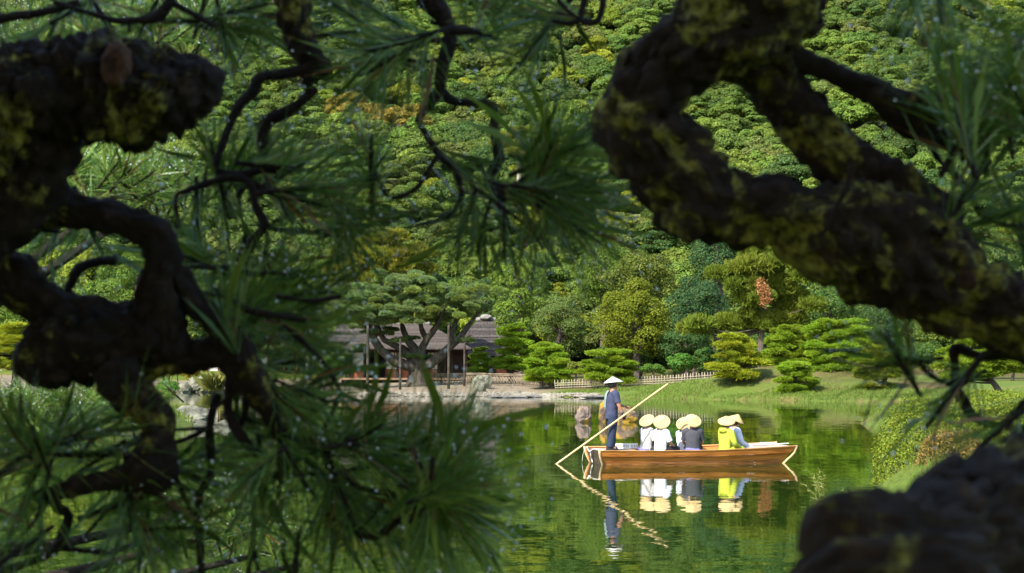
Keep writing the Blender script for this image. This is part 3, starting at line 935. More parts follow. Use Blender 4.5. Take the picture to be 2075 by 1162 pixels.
# ------------------------------------------------------------------ garden house
rng = np.random.default_rng(91)
MAT['shingle'] = surf_mat('shingle', [(.3, (.03, .026, .023)), (.7, (.085, .072, .064))], 2.2, .85, .2, .8, 14, vec_scale=(3, 1, 1))
MAT['brown_shingle'] = surf_mat('brown_shingle', [(.3, (.045, .036, .03)), (.7, (.08, .066, .055))], 6, .9, .15, .6, 18)
MAT['shingle_dark'] = surf_mat('shingle_dark', [(.3, (.02, .017, .015)), (.7, (.055, .046, .041))], 2.2, .85, .2, .8, 14, vec_scale=(3, 1, 1))
MAT['brown_shingle_dark'] = surf_mat('brown_shingle_dark', [(.3, (.036, .028, .023)), (.7, (.068, .055, .045))], 6, .9, .15, .6, 18)
MAT['ridge_tile'] = surf_mat('ridge_tile', [(.3, (.12, .115, .10)), (.7, (.24, .23, .20))], 4, .8, .2)
MAT['plaster'] = surf_mat('plaster', [(.3, (.5, .48, .43)), (.7, (.6, .58, .53))], 1.5, .9, .1)
MAT['red_wood'] = surf_mat('red_wood', [(.3, (.18, .045, .014)), (.7, (.28, .08, .025))], 3, .6, .3, vec_scale=(5, 5, .5))
MAT['dark_wood'] = surf_mat('dark_wood', [(.3, (.018, .010, .007)), (.7, (.05, .027, .018))], 4, .7, .25, vec_scale=(5, 5, .5))
MAT['floor_wood'] = surf_mat('floor_wood', [(.3, (.12, .07, .035)), (.7, (.2, .12, .065))], 3, .6, .3, vec_scale=(.4, 6, 6))
MAT['inside'] = surf_mat('inside', [(.3, (.012, .009, .008)), (.7, (.025, .018, .014))], 2, .9, .1)  # near black: the shade of unlit rooms is put into the colour

def house(label, d, deep):
    b = P(820, 775, d)
    t = thing('garden_house', label, 'house', (b[0], d, gz(b[0], d)))
    return t
def bx(parent, name, px0, px1, py0, py1, d, thick, mat, label=None):
    a, c = P(px0, py1, d), P(px1, py0, d)
    g = Geo(); box(g, (a[0], d - thick, a[2]), (c[0], d, c[2]))
    o = part(name, g, MAT[mat], parent)
    if label: o['label'] = label
    return o
def hip_roof(parent, d, deep, px0, px1, rx0, rx1, py_eave, py_ridge, n, mat, over=1.0, ridge=True):
    """stack of overlapping shingle courses climbing to a ridge"""
    a, c = P(px0, py_eave, d), P(px1, py_eave, d)
    ra, rc = P(rx0, py_ridge, d), P(rx1, py_ridge, d)
    z0, z1 = a[2], ra[2]
    y0, y1 = d - over, d + deep
    ym = (y0 + y1) / 2
    last = None
    for k in range(n):
        u, u2 = k / n, (k + 1.25) / n
        u2 = min(u2, 1.0)
        L = lambda p, q, s: p + (q - p) * s
        g = Geo()
        th = (z1 - z0) / n * .55
        v = []
        for s, zz in ((u, L(z0, z1, u)), (u2, L(z0, z1, u2))):
            xa, xb = L(a[0], ra[0], s), L(c[0], rc[0], s)
            ya, yb = L(y0, ym, s), L(y1, ym, s)
            v += [(xa, ya, zz), (xb, ya, zz), (xb, yb, zz), (xa, yb, zz)]
        v += [(x, y, z + th) for x, y, z in v]
        f = [(8, 9, 13, 12), (9, 10, 14, 13), (10, 11, 15, 14), (11, 8, 12, 15),      # upper slopes
             (0, 1, 9, 8), (1, 2, 10, 9), (2, 3, 11, 10), (3, 0, 8, 11),              # butt edges
             (0, 4, 5, 1), (1, 5, 6, 2), (2, 6, 7, 3), (3, 7, 4, 0), (12, 13, 14, 15)]
        g.add(v, f)
        part('shingle_course', g, MAT[mat if k % 2 else mat + '_dark'], parent)
    if ridge:
        g = Geo(); tube(g, [(ra[0] - .3, ym, z1 + .1, .22), (rc[0] + .3, ym, z1 + .1, .22)], 8, step=.5)
        part('ridge_cap', g, MAT['ridge_tile'], parent)

H1 = house('brown shingle roofed garden house with white panels and red wainscot behind the old pine', 186, 8)
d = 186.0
bx(H1, 'veranda_floor', 690, 952, 766, 770, d, 1.6, 'floor_wood')
bx(H1, 'foundation', 694, 948, 770.2, 782, d, 1.0, 'inside')
for (a, b) in ((713, 737), (783, 845), (866, 886)):
    bx(H1, 'wall_panel', a, b, 715, 748, d, .12, 'plaster')
    bx(H1, 'wainscot', a, b, 748.2, 766, d - .02, .14, 'red_wood')
for (a, b) in ((873, .0), (880, .0)):
    bx(H1, 'mullion', a - .5, a + .7, 715, 766, d - .15, .08, 'dark_wood')
for px in (706, 713, 738, 782, 805, 812, 846, 866, 888, 902, 916, 940):
    bx(H1, 'post', px - 1.3, px + 1.3, 706, 766, d - .2, .18, 'dark_wood')
for px in (706, 745, 800, 860, 910, 946):
    bx(H1, 'veranda_post', px - 1, px + 1, 708, 767, d - 1.4, .16, 'dark_wood')
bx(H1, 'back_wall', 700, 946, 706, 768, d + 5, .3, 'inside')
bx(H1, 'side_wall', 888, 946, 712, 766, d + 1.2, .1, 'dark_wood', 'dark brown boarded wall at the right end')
bx(H1, 'side_wall', 738, 783, 712, 766, d + 2.2, .1, 'inside', 'near black sheet painting the shade of the open room')
bx(H1, 'head_beam', 698, 948, 706, 715, d, .15, 'dark_wood')
hip_roof(H1, d, 7.5, 690, 956, 800, 862, 709, 657, 9, 'brown_shingle', 2.8)
hip_roof(H1, d + 2, 6, 660, 812, 700, 780, 694, 645, 8, 'shingle', 1.2)
for px in range(704, 950, 11):
    bx(H1, 'rafter_end', px, px + 2, 709.5, 712, d - 1.2, .7, 'dark_wood')

H2 = thing('garden_house', 'taller house with stepped grey brown shingle roof and pale peak right of the old pine', 'house', (wx(975, 196), 196, gz(wx(975, 196), 196)))
d = 196.0
hip_roof(H2, d, 9, 900, 1060, 970, 998, 722, 648, 11, 'shingle', 1.5)
bx(H2, 'wall', 905, 1056, 722, 768, d, .2, 'dark_wood')
for (a, b) in ((1006, 1022), (1026, 1042), (1046, 1054)):
    bx(H2, 'door_panel', a, b, 730, 764, d - .22, .06, 'red_wood', 'orange red wooden door panel')
for px in (930, 960, 990, 1004, 1024, 1044):
    bx(H2, 'post', px - 1.2, px + 1.2, 722, 768, d - .3, .15, 'dark_wood')
bx(H2, 'veranda_floor', 900, 1060, 768.2, 772, d, 1.2, 'floor_wood')
g = Geo(); r_ = P(984, 645, d); blob(g, (r_[0], d + 3.5, r_[2] + .15), (.7, .5, .35), rng, 0, 1, .15)
part('roof_finial', g, MAT['ridge_tile'], H2)

H3 = thing('garden_house', 'long low wing with thin grey roof edge left of the old pine behind the needles', 'house', (wx(480, 204), 204, gz(wx(480, 204), 204)))
d = 204.0
hip_roof(H3, d, 7, 270, 690, 330, 640, 706, 676, 5, 'shingle', 1.4)
bx(H3, 'wall', 285, 684, 706, 762, d, .2, 'inside')  # near black sheet paints the shade of the wing's openings
bx(H3, 'veranda_floor', 275, 690, 762.2, 766, d, 1.3, 'floor_wood')
for px in range(290, 690, 26):
    bx(H3, 'post', px - 1.2, px + 1.2, 706, 762, d - .3, .15, 'red_wood')
for px in (420, 520, 620):
    bx(H3, 'wall_panel', px, px + 22, 712, 752, d - .22, .05, 'plaster')

# ------------------------------------------------------------------ bamboo fences
MAT['bamboo'] = surf_mat('bamboo', [(.3, (.22, .18, .11)), (.7, (.38, .33, .23))], 5, .6, .3, vec_scale=(4, 4, .7))
MAT['old_bamboo'] = surf_mat('old_bamboo', [(.3, (.09, .068, .042)), (.7, (.25, .2, .13))], 5, .7, .2, vec_scale=(4, 4, .7))
g = Geo(); tube(g, [(0, 0, 0, .026), (0, 0, .5, .025), (0, 0, 1, .024)], 6); CANE = g.mesh('bamboo_cane', MAT['bamboo'])
g = Geo(); tube(g, [(0, 0, 0, .026), (0, 0, .5, .025), (0, 0, 1, .024)], 6); OLDCANE = g.mesh('bamboo_slat', MAT['old_bamboo'])
g = Geo(); tube(g, [(0, 0, 0, .07), (0, 0, 1, .065)], 8); FPOST = g.mesh('post', MAT['far_bark'])
def cane(parent, mesh, a, b, name=None, k=1.0):
    a, b = np.asarray(a, float), np.asarray(b, float)
    o = link(name or mesh.name, mesh, parent, a - np.array(parent.location))
    v = Vector(b - a)
    o.rotation_euler = v.to_track_quat('Z', 'Y').to_euler()
    o.scale = (k, k, v.length)
    return o
def fence_line(pts, n):
    p = np.array([P(px, 766, d) for px, d in pts]); p = p[:, :2]
    seg = np.linalg.norm(np.diff(p, axis=0), axis=1); s = np.concatenate([[0], np.cumsum(seg)])
    u = np.linspace(0, s[-1], n)
    return np.stack([np.interp(u, s, p[:, 0]), np.interp(u, s, p[:, 1])], -1)
def picket(label, pts, n, h=.78, seed=3, zadd=0.0):
    r = np.random.default_rng(seed)
    L = fence_line(pts, n)
    z = np.array([gz(x, y) for x, y in L]) - .03
    t = thing('bamboo_fence', label, 'fence', (L[0, 0], L[0, 1], z[0]))
    for k, (x, y) in enumerate(L):
        if k % 9 == 4:
            cane(t, FPOST, (x, y + .04, z[k] - .1), (x, y + .04, z[k] + h * .95), 'post')
        cane(t, CANE, (x + r.normal() * .01, y, z[k]), (x + r.normal() * .02, y, z[k] + h * r.uniform(.92, 1.06)), None, r.uniform(.9, 1.25))
    for hh in (.22, .45, .68):
        for k in range(0, n - 1, 8):
            e = min(k + 8, n - 1)
            cane(t, CANE, (L[k, 0], L[k, 1] - .05, z[k] + h * hh), (L[e, 0], L[e, 1] - .05, z[e] + h * hh), 'rail')
    return t
picket('pale bamboo picket fence running behind the boatman to the grassy mound', [(1125, 161), (1200, 160), (1300, 159), (1420, 158), (1510, 157)], 68)
picket('short pale bamboo fence glimpsed right of the mound pines', [(1690, 156), (1770, 152)], 16, seed=4)
picket('bamboo fence on the lawn at the far right under the mossy limb', [(1975, 122), (2120, 118)], 30, seed=5)
def lattice(label, pts, n, h=1.02, seed=7):
    r = np.random.default_rng(seed)
    L = fence_line(pts, n)
    z = np.array([gz(x, y) for x, y in L]) - .02
    t = thing('lattice_fence', label, 'fence', (L[0, 0], L[0, 1], z[0]))
    for k in range(n - 1):
        x, y = L[k]; x2, y2 = L[min(k + 2, n - 1)]
        cane(t, OLDCANE, (x, y, z[k] + .1), (x2, y2, z[k] + h * .82), None, 1.25)
        cane(t, OLDCANE, (x2, y2 - .04, z[k] + .1), (x, y - .04, z[k] + h * .82), None, 1.25)
        if k % 2 == 0:
            cane(t, OLDCANE, (x, y - .08, z[k]), (x, y - .08, z[k] + h * .84), None, 1.1)
        if k % 10 == 5:
            cane(t, FPOST, (x, y + .05, z[k] - .1), (x, y + .05, z[k] + h * 1.02), 'post', 1.3)
    for hh, kk in ((.08, 1.3), (.84, 1.7), (.95, 2.4)):
        for k in range(0, n - 1, 6):
            e = min(k + 6, n - 1)
            cane(t, OLDCANE, (L[k, 0], L[k, 1] - .1, z[k] + h * hh), (L[e, 0], L[e, 1] - .1, z[e] + h * hh), 'rail', kk)
    return t
lattice('weathered lattice bamboo fence between the old pine and the clipped pines', [(866, 172), (950, 170), (1040, 168), (1124, 163)], 52)

# ------------------------------------------------------------------ stones
MAT['pale_stone'] = surf_mat('pale_stone', [(.28, (.03, .03, .02)), (.45, (.09, .088, .06)), (.6, (.17, .165, .12)), (.75, (.12, .13, .055))], 2.2, .9, .2, .9, 7)
MAT['dark_stone'] = surf_mat('dark_stone', [(.3, (.05, .045, .04)), (.7, (.15, .14, .12))], 2.5, .8, .3, .9, 8)
MAT['lichen_stone'] = surf_mat('lichen_stone', [(.40, (.08, .055, .04)), (.48, (.13, .095, .06)), (.52, (.26, .15, .015)), (.75, (.30, .19, .03))], 2.6, .9, .2, .9, 9)
MAT['grey_lichen_stone'] = surf_mat('grey_lichen_stone', [(.35, (.07, .052, .042)), (.54, (.16, .12, .095)), (.58, (.26, .155, .02)), (.8, (.30, .2, .045))], 2.6, .9, .2, .9, 9)
MAT['pebble'] = surf_mat('pebble', [(.3, (.10, .088, .062)), (.7, (.24, .215, .165))], 1.2, .85, .2)
def rock(label, px0, px1, py0, py1, d, mat, seed, amp=.28, sub=3, thick=.8, freq=1.6, name='rock', sink=.15):
    r = np.random.default_rng(seed)
    a, b = P(px0, py1, d), P(px1, py0, d)
    w, h = (b[0] - a[0]) / 2, (b[2] - a[2])
    c = np.array(((a[0] + b[0]) / 2, d, a[2] + h * .42))
    g = Geo(); blob(g, c, (w * 1.1, w * thick, h * .62), r, 0, sub, amp, freq)
    return tag(link(name, g.mesh(name, MAT[mat], (c[0], d, a[2])), None, (c[0], d, a[2])), label, 'rock')
rock('large pale yellowish boulder on the gravel beach right of the old pine', 955, 996, 762, 799, 164, 'pale_stone', 1)
rock('pointed pale stone at the water edge before the large boulder', 962, 984, 776, 806, 160.5, 'pale_stone', 22, .2)
rock('long flat dark stone lying in shallow water off the gravel beach', 998, 1068, 801.5, 808, 152, 'dark_stone', 3, .15, 3, .5)
rock('shorter flat dark stone in the shallows right of the long one', 1070, 1098, 800, 806, 154, 'dark_stone', 4, .15, 2, .5)
rock('low dark stone slab in the water left of the boatman', 1176, 1232, 801, 807, 149, 'dark_stone', 5, .15, 3, .5)
rock('brown grey rock with yellow lichen standing in the pond left of the boatman', 1167, 1199, 826, 859, 84, 'grey_lichen_stone', 6, .3, 4)
rock('tall narrow yellow lichen rock in the pond just behind the boatman', 1213, 1231, 816, 859, 84.5, 'lichen_stone', 7, .2, 4)
rock('broad yellow lichen rock in the pond right of the boatman legs', 1234, 1288, 824, 860, 84.2, 'lichen_stone', 88, .14, 4, .6)
rock('whitish grey boulder on the far left shore under the yellow maple', 380, 432, 764, 799, 186, 'pale_stone', 9, .3)
rock('small tan stone at the left foot of the whitish shore boulder', 362, 388, 774, 800, 185, 'pale_stone', 10, .25, 2)
rock('low flat stone right of the grass clump on the left shore', 420, 462, 787, 798, 183, 'pale_stone', 12, .2, 2)
for k, (a, b, c, e) in enumerate([(474, 492, 778, 799), (505, 530, 780, 800), (532, 552, 790, 806)]):
    rock(('round', 'broad', 'small')[k] + ' shore stone seen between dark branches left of the gravel beach', a, b, c, e, 178 - k * 3, 'pale_stone', 13 + k, .25, 2)
rock('white streaked ledge of rock with moss on the near left bank', 345, 425, 824, 862, 84, 'pale_stone', 17, .3, 4)
rock('lower pale rock below the mossy ledge on the near left bank', 368, 440, 850, 890, 80, 'pale_stone', 18, .3, 4)
rock('mossy rock at the water below the white ledge on the left bank', 420, 480, 856, 905, 77, 'pale_stone', 19, .3, 3)
# pebbles of the gravel beach edge: past counting
r = np.random.default_rng(41)
g = Geo()
bl = Geo(); 
edge = [(-12.5, 159.5), (-6, 157.5), (0, 158.5), (3.5, 156), (6.5, 151.5)]
edge = np.array(edge); seg = np.linalg.norm(np.diff(edge, axis=0), axis=1); cs = np.concatenate([[0], np.cumsum(seg)])
M = 2600
u = r.uniform(0, cs[-1], M)
ex, ey = np.interp(u, cs, edge[:, 0]), np.interp(u, cs, edge[:, 1])
off = r.uniform(-.25, 2.6, M) ** 1.0 * np.where(ex > 2, .35, 1)
ex2, ey2 = ex + r.normal(size=M) * .1, ey + off
pz = ground_z(ex2, ey2)
ico = np.array([(1, 0, 0), (-1, 0, 0), (0, 1, 0), (0, -1, 0), (0, 0, 1), (0, 0, -1)], float)
of = np.array([(0, 2, 4), (2, 1, 4), (1, 3, 4), (3, 0, 4), (2, 0, 5), (1, 2, 5), (3, 1, 5), (0, 3, 5)])
sz = r.uniform(.05, .13, M) * np.where(ex > 2, 1.25, 1)
for k in range(M):
    ang = r.uniform(0, 6.28); ca, sa = math.cos(ang), math.sin(ang)
    v = ico * (sz[k] * r.uniform(.8, 1.4), sz[k] * r.uniform(.8, 1.2), sz[k] * r.uniform(.6, .9)) + r.normal(size=(6, 3)) * sz[k] * .12
    v = np.stack([v[:, 0] * ca - v[:, 1] * sa, v[:, 0] * sa + v[:, 1] * ca, v[:, 2]], -1) + (ex2[k], ey2[k], pz[k] + sz[k] * .3)
    g.add(v, of)
tag(link('pebbles', g.mesh('pebbles', MAT['pebble'])), 'pale pebbles edging the gravel beach of the far shore', 'pebbles', None, 'stuff')

# ------------------------------------------------------------------ grass and plants
def blades(geo, base, h, w, r, lean=.35, mat=0):
    n = len(base)
    a = r.uniform(0, 6.28, n)
    d = np.stack([np.cos(a), np.sin(a), np.zeros(n)], -1)
    s = np.stack([-np.sin(a + r.uniform(-1, 1, n)), np.cos(a), np.zeros(n)], -1) * (w * r.uniform(.7, 1.3, n))[:, None]
    hh = (h * r.uniform(.5, 1.3, n))[:, None]
    up = np.array((0, 0, 1.0))
    ln = (lean * r.uniform(.2, 1.4, n))[:, None]
    m = base + up * hh * .6 + d * hh * ln * .4
    t = base + up * hh * (1 - ln * .35) + d * hh * ln * 1.1
    v = np.stack([base - s, base + s, m + s * .7, t, m - s * .7], 1).reshape(-1, 3)
    geo.add(v, np.arange(5 * n).reshape(n, 5), mat)
def grass_patch(name, label, n, xr, yr, smax, h, w, mat, seed, smin=-.12, keep=None):
    r = np.random.default_rng(seed)
    x, y = r.uniform(*xr, n), r.uniform(*yr, n)
    s = pond_sdf(x, y)
    ok = (s > smin) & (s < smax * r.uniform(.3, 1, n))
    if keep is not None: ok &= keep(x, y)
    x, y, s = x[ok], y[ok], s[ok]
    b = np.stack([x, y, ground_z(x, y) - .02], -1)
    g = Geo(); blades(g, b, h, w, r)
    return tag(link(name, g.mesh(name, MAT[mat])), label, 'grass', None, 'stuff')
grass_patch('bank_grass', 'green grass fringing the far bank and mound', 95000, (3, 40), (127, 158), 7.5, .2, .018, 'grass_blade', 1, keep=lambda x, y: lowf(x * 9, y * 9) < .35)
grass_patch('lawn_grass', 'bright green lawn grass on the tongue of land at right', 130000, (11.5, 34), (62, 108), 11, .17, .012, 'grass_blade', 2)
grass_patch('shore_grass', 'rough grass along the near right bank', 30000, (6.0, 16), (18, 62), 5, .22, .008, 'grass_blade', 3)
grass_patch('left_grass', 'grass on the near left bank', 30000, (-24, -10), (50, 108), 5, .3, .014, 'grass_blade', 4)

# clump of long arching grass beside the left boulder
r = np.random.default_rng(71)
b0 = P(434, 792, 182)
t = thing('grass_clump', 'clump of long arching yellow green grass beside the whitish shore boulder', 'grass', (b0[0], b0[1], b0[2]))
g = Geo(); bb = b0 + r.normal(size=(700, 3)) * (.42, .35, .03); blades(g, bb, 1.75, .022, r, .75)
part('blades', g, MAT['reed_blade'], t)
# yellow maples on the left shore
for k, (a, b, c, e) in enumerate([(300, 362, 742, 766), (362, 410, 734, 775), (205, 262, 682, 708), (318, 362, 694, 712)]):
    broad_tree('maple_shrub', ['low yellow maple at the house edge left of the shore boulder', 'orange tinged yellow maple above the whitish shore boulder', 'yellow leaved maple glimpsed through the gap in the crooked pine', 'small yellow maple before the low grey roof edge'][k],
               a, b, c, e, 192, (.24, .19, .018), 4200, .2, None, None, (.35, .6), 20, seed=300 + k, cat='shrub')
broad_tree('shrub', 'bright green leafy shrub at the left shore beside the dark limb', 312, 366, 768, 818, 120, (.06, .15, .02), 5200, .14, None, None, (.25, .42), 24, seed=310, cat='shrub')

# clipped azalea at the right bank
def azalea(label, px0, px1, py0, py1, d, mat, n, leaf, seed, thick=.9):
    r = np.random.default_rng(seed)
    a, b = P(px0, py1, d), P(px1, py0, d)
    c = np.array(((a[0] + b[0]) / 2, d, a[2])); w = (b[0] - a[0]) / 2; h = b[2] - a[2]
    t = thing('azalea_bush', label, 'bush', c)
    q = norm(r.normal(size=(n, 3))); q[:, 2] = np.abs(q[:, 2])
    bump = np.array([1 + .07 * noise.noise(Vector(v) * 3.2 + Vector((seed, 0, 0))) + .05 * noise.noise(Vector(v) * 8) for v in q])
    sq = np.sign(q) * np.abs(q) ** .85
    p = c + sq * bump[:, None] * r.uniform(.88, 1.03, n)[:, None] * (w, w * thick, h)
    g = Geo(); leaves(g, p, q + (0, 0, .25), leaf, r, .6, 0, .6)
    part('foliage', g, MAT[mat], t)
    g = Geo()
    for _ in range(14):
        v = norm(r.normal(size=3)); v[2] = abs(v[2]) + .3
        e = c + v * (w * .8, w * thick * .8, h * .75)
        tube(g, [(c[0] + r.normal() * .1, d + r.normal() * .1, c[2] - .1, .02), (*((c + e) / 2 + r.normal(size=3) * .05), .014), (*e, .006)], 5, step=.15)
    part('stems', g, MAT['far_bark'], t)
    return t
azalea('large round clipped green azalea at the water edge right of the boat', 1768, 1990, 806, 985, 39, 'azalea_leaf', 20000, .045, 1)
azalea('yellowish azalea patch with rusty leaves at the right foot of the round azalea', 1850, 2010, 870, 985, 37.6, 'rusty_azalea_leaf', 9000, .04, 2)
azalea('low yellow green azalea behind the round one at the right edge', 1900, 2110, 790, 870, 47, 'azalea_leaf', 12000, .05, 3)
azalea('yellowish azalea mound farthest right below the bent twig', 1985, 2150, 800, 930, 42, 'azalea_leaf', 12000, .045, 4)

# seeding grass stalks by the bank
r = np.random.default_rng(83)
for k, (px, py, lab) in enumerate([(1662, 985, 'pale seeding grass stalks rising from the water left of the round azalea'), (1732, 962, 'short pale grass stalks close to the round azalea')]):
    b = P(px, py, 32); b[2] = -.05
    b[1] = 32
    t = thing('grass_stalks', lab, 'grass', b)
    g = Geo()
    for q in range(7 if k == 0 else 5):
        H_ = r.uniform(.35, .75) * (1 if k == 0 else .75); lx = r.uniform(-.28, .12)
        s = b + (r.normal() * .06, r.normal() * .08, 0)
        pth = [(*s, .003), (s[0] + lx * .3, s[1], s[2] + H_ * .6, .0025), (s[0] + lx, s[1], s[2] + H_, .0015)]
        tube(g, pth, 4, step=.06)
        for w_ in range(26):
            uu = r.uniform(.5, 1.0)
            o = np.array((s[0] + lx * uu ** 2, s[1], s[2] + H_ * uu))
            e = o + r.normal(size=3) * .035 + (0, 0, .015)
            g.add([o, o + (0.004, 0, .004), e, e - (.004, 0, .004)], [(0, 1, 2, 3)])
    part('stalks', g, MAT['reed_blade'], t)
# ------------------------------------------------------------------ boat
MAT['boat_wood'] = surf_mat('boat_wood', [(.22, (.12, .04, .01)), (.42, (.36, .12, .02)), (.6, (.46, .17, .03)), (.78, (.56, .25, .06))], 3.0, .45, .4, .25, 9, vec_scale=(.55, 3, 7))
MAT['stained_wood'] = surf_mat('stained_wood', [(.22, (.08, .035, .012)), (.42, (.22, .085, .022)), (.6, (.32, .125, .03)), (.8, (.38, .2, .07))], 3.4, .55, .35, .35, 9, vec_scale=(.7, 3, 4))
MAT['boat_rail'] = surf_mat('boat_rail', [(.3, (.42, .19, .05)), (.7, (.58, .30, .09))], 3.0, .45, .4, .2, 9, vec_scale=(.5, 3, 6))
MAT['worn_wood'] = surf_mat('worn_wood', [(.3, (.2, .16, .12)), (.7, (.38, .32, .25))], 3.0, .8, .2, .4, 9, vec_scale=(.6, 6, 6))
MAT['edge_wood'] = surf_mat('edge_wood', [(.3, (.36, .22, .1)), (.7, (.6, .42, .22))], 5.0, .6, .3)
MAT['transom_wood'] = surf_mat('transom_wood', [(.3, (.03, .02, .012)), (.7, (.075, .05, .03))], 4.0, .5, .4)  # darker brown than the hull planks
MAT['rope'] = surf_mat('rope', [(.3, (.5, .46, .38)), (.7, (.7, .66, .58))], 30, .9, .1)
MAT['white_board'] = surf_mat('white_board', [(.3, (.72, .7, .64)), (.7, (.8, .78, .74))], 3, .5, .3)
MAT['ink'] = surf_mat('ink', [(.3, (.05, .05, .05)), (.7, (.09, .09, .09))], 3, .6, .2)
BOAT_L = (4.2, 48.25, 0.0)
BOAT_A = R(11)
boat = thing('wooden_boat', 'flat wooden sightseeing boat with orange brown planks floating on the green pond', 'boat', BOAT_L)
boat.rotation_euler = (R(1.3), 0, BOAT_A)
BM = Matrix.Translation(BOAT_L) @ Euler((R(1.3), 0, BOAT_A)).to_matrix().to_4x4()
XS = np.linspace(0, 1, 25)
def sheer(u): return .345 + .10 * np.maximum(u - .45, 0) ** 1.6 * 2.2 + .05 * np.maximum(.35 - u, 0) ** 1.5
def halfw(u): return .86 - .11 * np.abs(2 * u - .95) ** 2.2
def strake(name, s, lo, hi, y_in, thick, mat, x0=(-2.33, -2.22), x1=(2.53, 2.13), proud=0.0):
    """side board between height shares lo and hi (0 bottom, 1 gunwale)"""
    g = Geo(); rows = []
    for u in XS:
        top, bot = sheer(u), -.12
        for q in (lo, hi):
            z = bot + (top - bot) * q
            rr = q ** 1.25
            xs = (x0[1] + (x0[0] - x0[1]) * q); xe = (x1[1] + (x1[0] - x1[1]) * rr)
            x = xs + (xe - xs) * u
            y = s * (halfw(u) - .16 * (1 - q) + proud)
            rows.append(((x, y, z), (x, y - s * thick, z)))
    v = []
    for k in range(len(XS)):
        (a, b), (c, d_) = rows[2 * k], rows[2 * k + 1]
        v += [a, c, d_, b]
    f = []
    for k in range(len(XS) - 1):
        for e in range(4):
            f.append((4 * k + e, 4 * k + (e + 1) % 4, 4 * k + 4 + (e + 1) % 4, 4 * k + 4 + e))
    f += [(0, 1, 2, 3), tuple(4 * (len(XS) - 1) + e for e in (3, 2, 1, 0))]
    g.add(v, f)
    return link(name, g.mesh(name, MAT[mat]), boat)
for s in (-1, 1):
    strake('hull_plank', s, 0, .40, 0, .04, 'stained_wood')
    strake('hull_plank', s, .41, .69, 0, .04, 'boat_wood')
    strake('gunwale_plank', s, .712, .985, 0, .055, 'boat_wood', proud=.04)
    o = strake('rail', s, .99, 1.03, 0, .085, 'boat_rail', proud=.05)
def quad_board(name, pts, th, mat, axis=0):
    """board from 4 corner points and a thickness along x"""
    g = Geo(); p = np.asarray(pts, float); q = p + np.array((th, 0, 0) if axis == 0 else (0, 0, th))
    g.add(np.vstack([p, q]), [(0, 1, 2, 3), (7, 6, 5, 4), (0, 4, 5, 1), (1, 5, 6, 2), (2, 6, 7, 3), (3, 7, 4, 0)])
    return link(name, g.mesh(name, MAT[mat]), boat)
w0, z0 = halfw(0), sheer(0)
quad_board('transom', [(-2.20, -w0 + .17, -.12), (-2.20, w0 - .17, -.12), (-2.30, w0 - .02, z0 - .02), (-2.30, -w0 + .02, z0 - .02)], .05, 'transom_wood')
w1, z1 = halfw(1), sheer(1)
quad_board('bow_board', [(2.05, -w1 + .17, -.12), (2.05, w1 - .17, -.12), (2.44, w1 - .02, z1 - .02), (2.44, -w1 + .02, z1 - .02)], .05, 'boat_wood')
# light worn end posts on the corners
for s in (-1, 1):
    g = Geo(); tube(g, [(-2.335, s * (w0 + .03), z0 + .01, .03), (-2.30, s * (w0 - .02), z0 - .17, .03), (-2.20, s * (w0 - .12), -.05, .028), (-2.17, s * (w0 - .15), -.14, .026)], 6, step=.08)
    link('corner_post', g.mesh('corner_post', MAT['edge_wood']), boat)
    g = Geo(); tube(g, [(2.54, s * (w1 + .025), z1 + .015, .03), (2.50, s * (w1 - .02), z1 - .16, .032), (2.34, s * (w1 - .07), .10, .03), (2.13, s * (w1 - .145), -.13, .028)], 6, step=.08)
    link('corner_post', g.mesh('corner_post', MAT['edge_wood']), boat)
g = Geo(); box(g, (-2.2, -.68, -.1), (2.1, .68, -.06)); link('bottom_board', g.mesh('bottom_board', MAT['worn_wood']), boat)
for k in range(6):
    y = -.66 + k * .222
    g = Geo(); box(g, (-1.35, y, .03), (1.3, y + .212, .055)); link('floor_plank', g.mesh('floor_plank', MAT['worn_wood']), boat)
for k in range(7):                                                   # stern deck
    x = -2.27 + k * .13
    g = Geo(); box(g, (x, -.76, .285), (x + .122, .76, .315)); link('stern_deck_plank', g.mesh('stern_deck_plank', MAT['worn_wood']), boat)
for k in range(7):                                                   # bow deck boards, running lengthwise
    y = -.70 + k * .2
    g = Geo()
    v = [(1.48, y, .335), (2.42, y, .40), (2.42, y + .19, .40), (1.48, y + .19, .335)]
    v += [(a, b, c + .028) for a, b, c in v]
    g.add(v, [(3, 2, 1, 0), (4, 5, 6, 7), (0, 1, 5, 4), (1, 2, 6, 5), (2, 3, 7, 6), (3, 0, 4, 7)])
    link('bow_deck_plank', g.mesh('bow_deck_plank', MAT['worn_wood']), boat)
quad_board('bow_bulkhead', [(1.5, -.7, .03), (1.5, .7, .03), (1.5, .7, .33), (1.5, -.7, .33)], .03, 'worn_wood')
quad_board('stern_bulkhead', [(-1.36, -.7, .03), (-1.36, .7, .03), (-1.36, .7, .285), (-1.36, -.7, .285)], .03, 'worn_wood')
g = Geo(); box(g, (-1.38, -.72, .27), (-1.24, .72, .315)); link('thwart', g.mesh('thwart', MAT['boat_rail']), boat)
# white notice board leaning on the far side behind the stern deck
sg = Geo(); box(sg, (-1.62, .60, .32), (-1.05, .615, .44)); sb_ = link('notice_board', sg.mesh('notice_board', MAT['white_board']), boat)
g = Geo(); r = np.random.default_rng(3)
for k in range(13):
    if k in (3, 8): continue
    x = -1.59 + k * .041
    for q in range(4):
        zz = .345 + q * .02; xw = r.uniform(.008, .026); xo = r.uniform(0, .012)
        box(g, (x + xo, .594, zz), (x + xo + xw, .5985, zz + .007))
    xx = x + r.uniform(.004, .024); box(g, (xx, .593, .345), (xx + .006, .5975, .41))
o = link('lettering', g.mesh('lettering', MAT['ink']), sb_); o['label'] = 'small black printed characters too small to read'
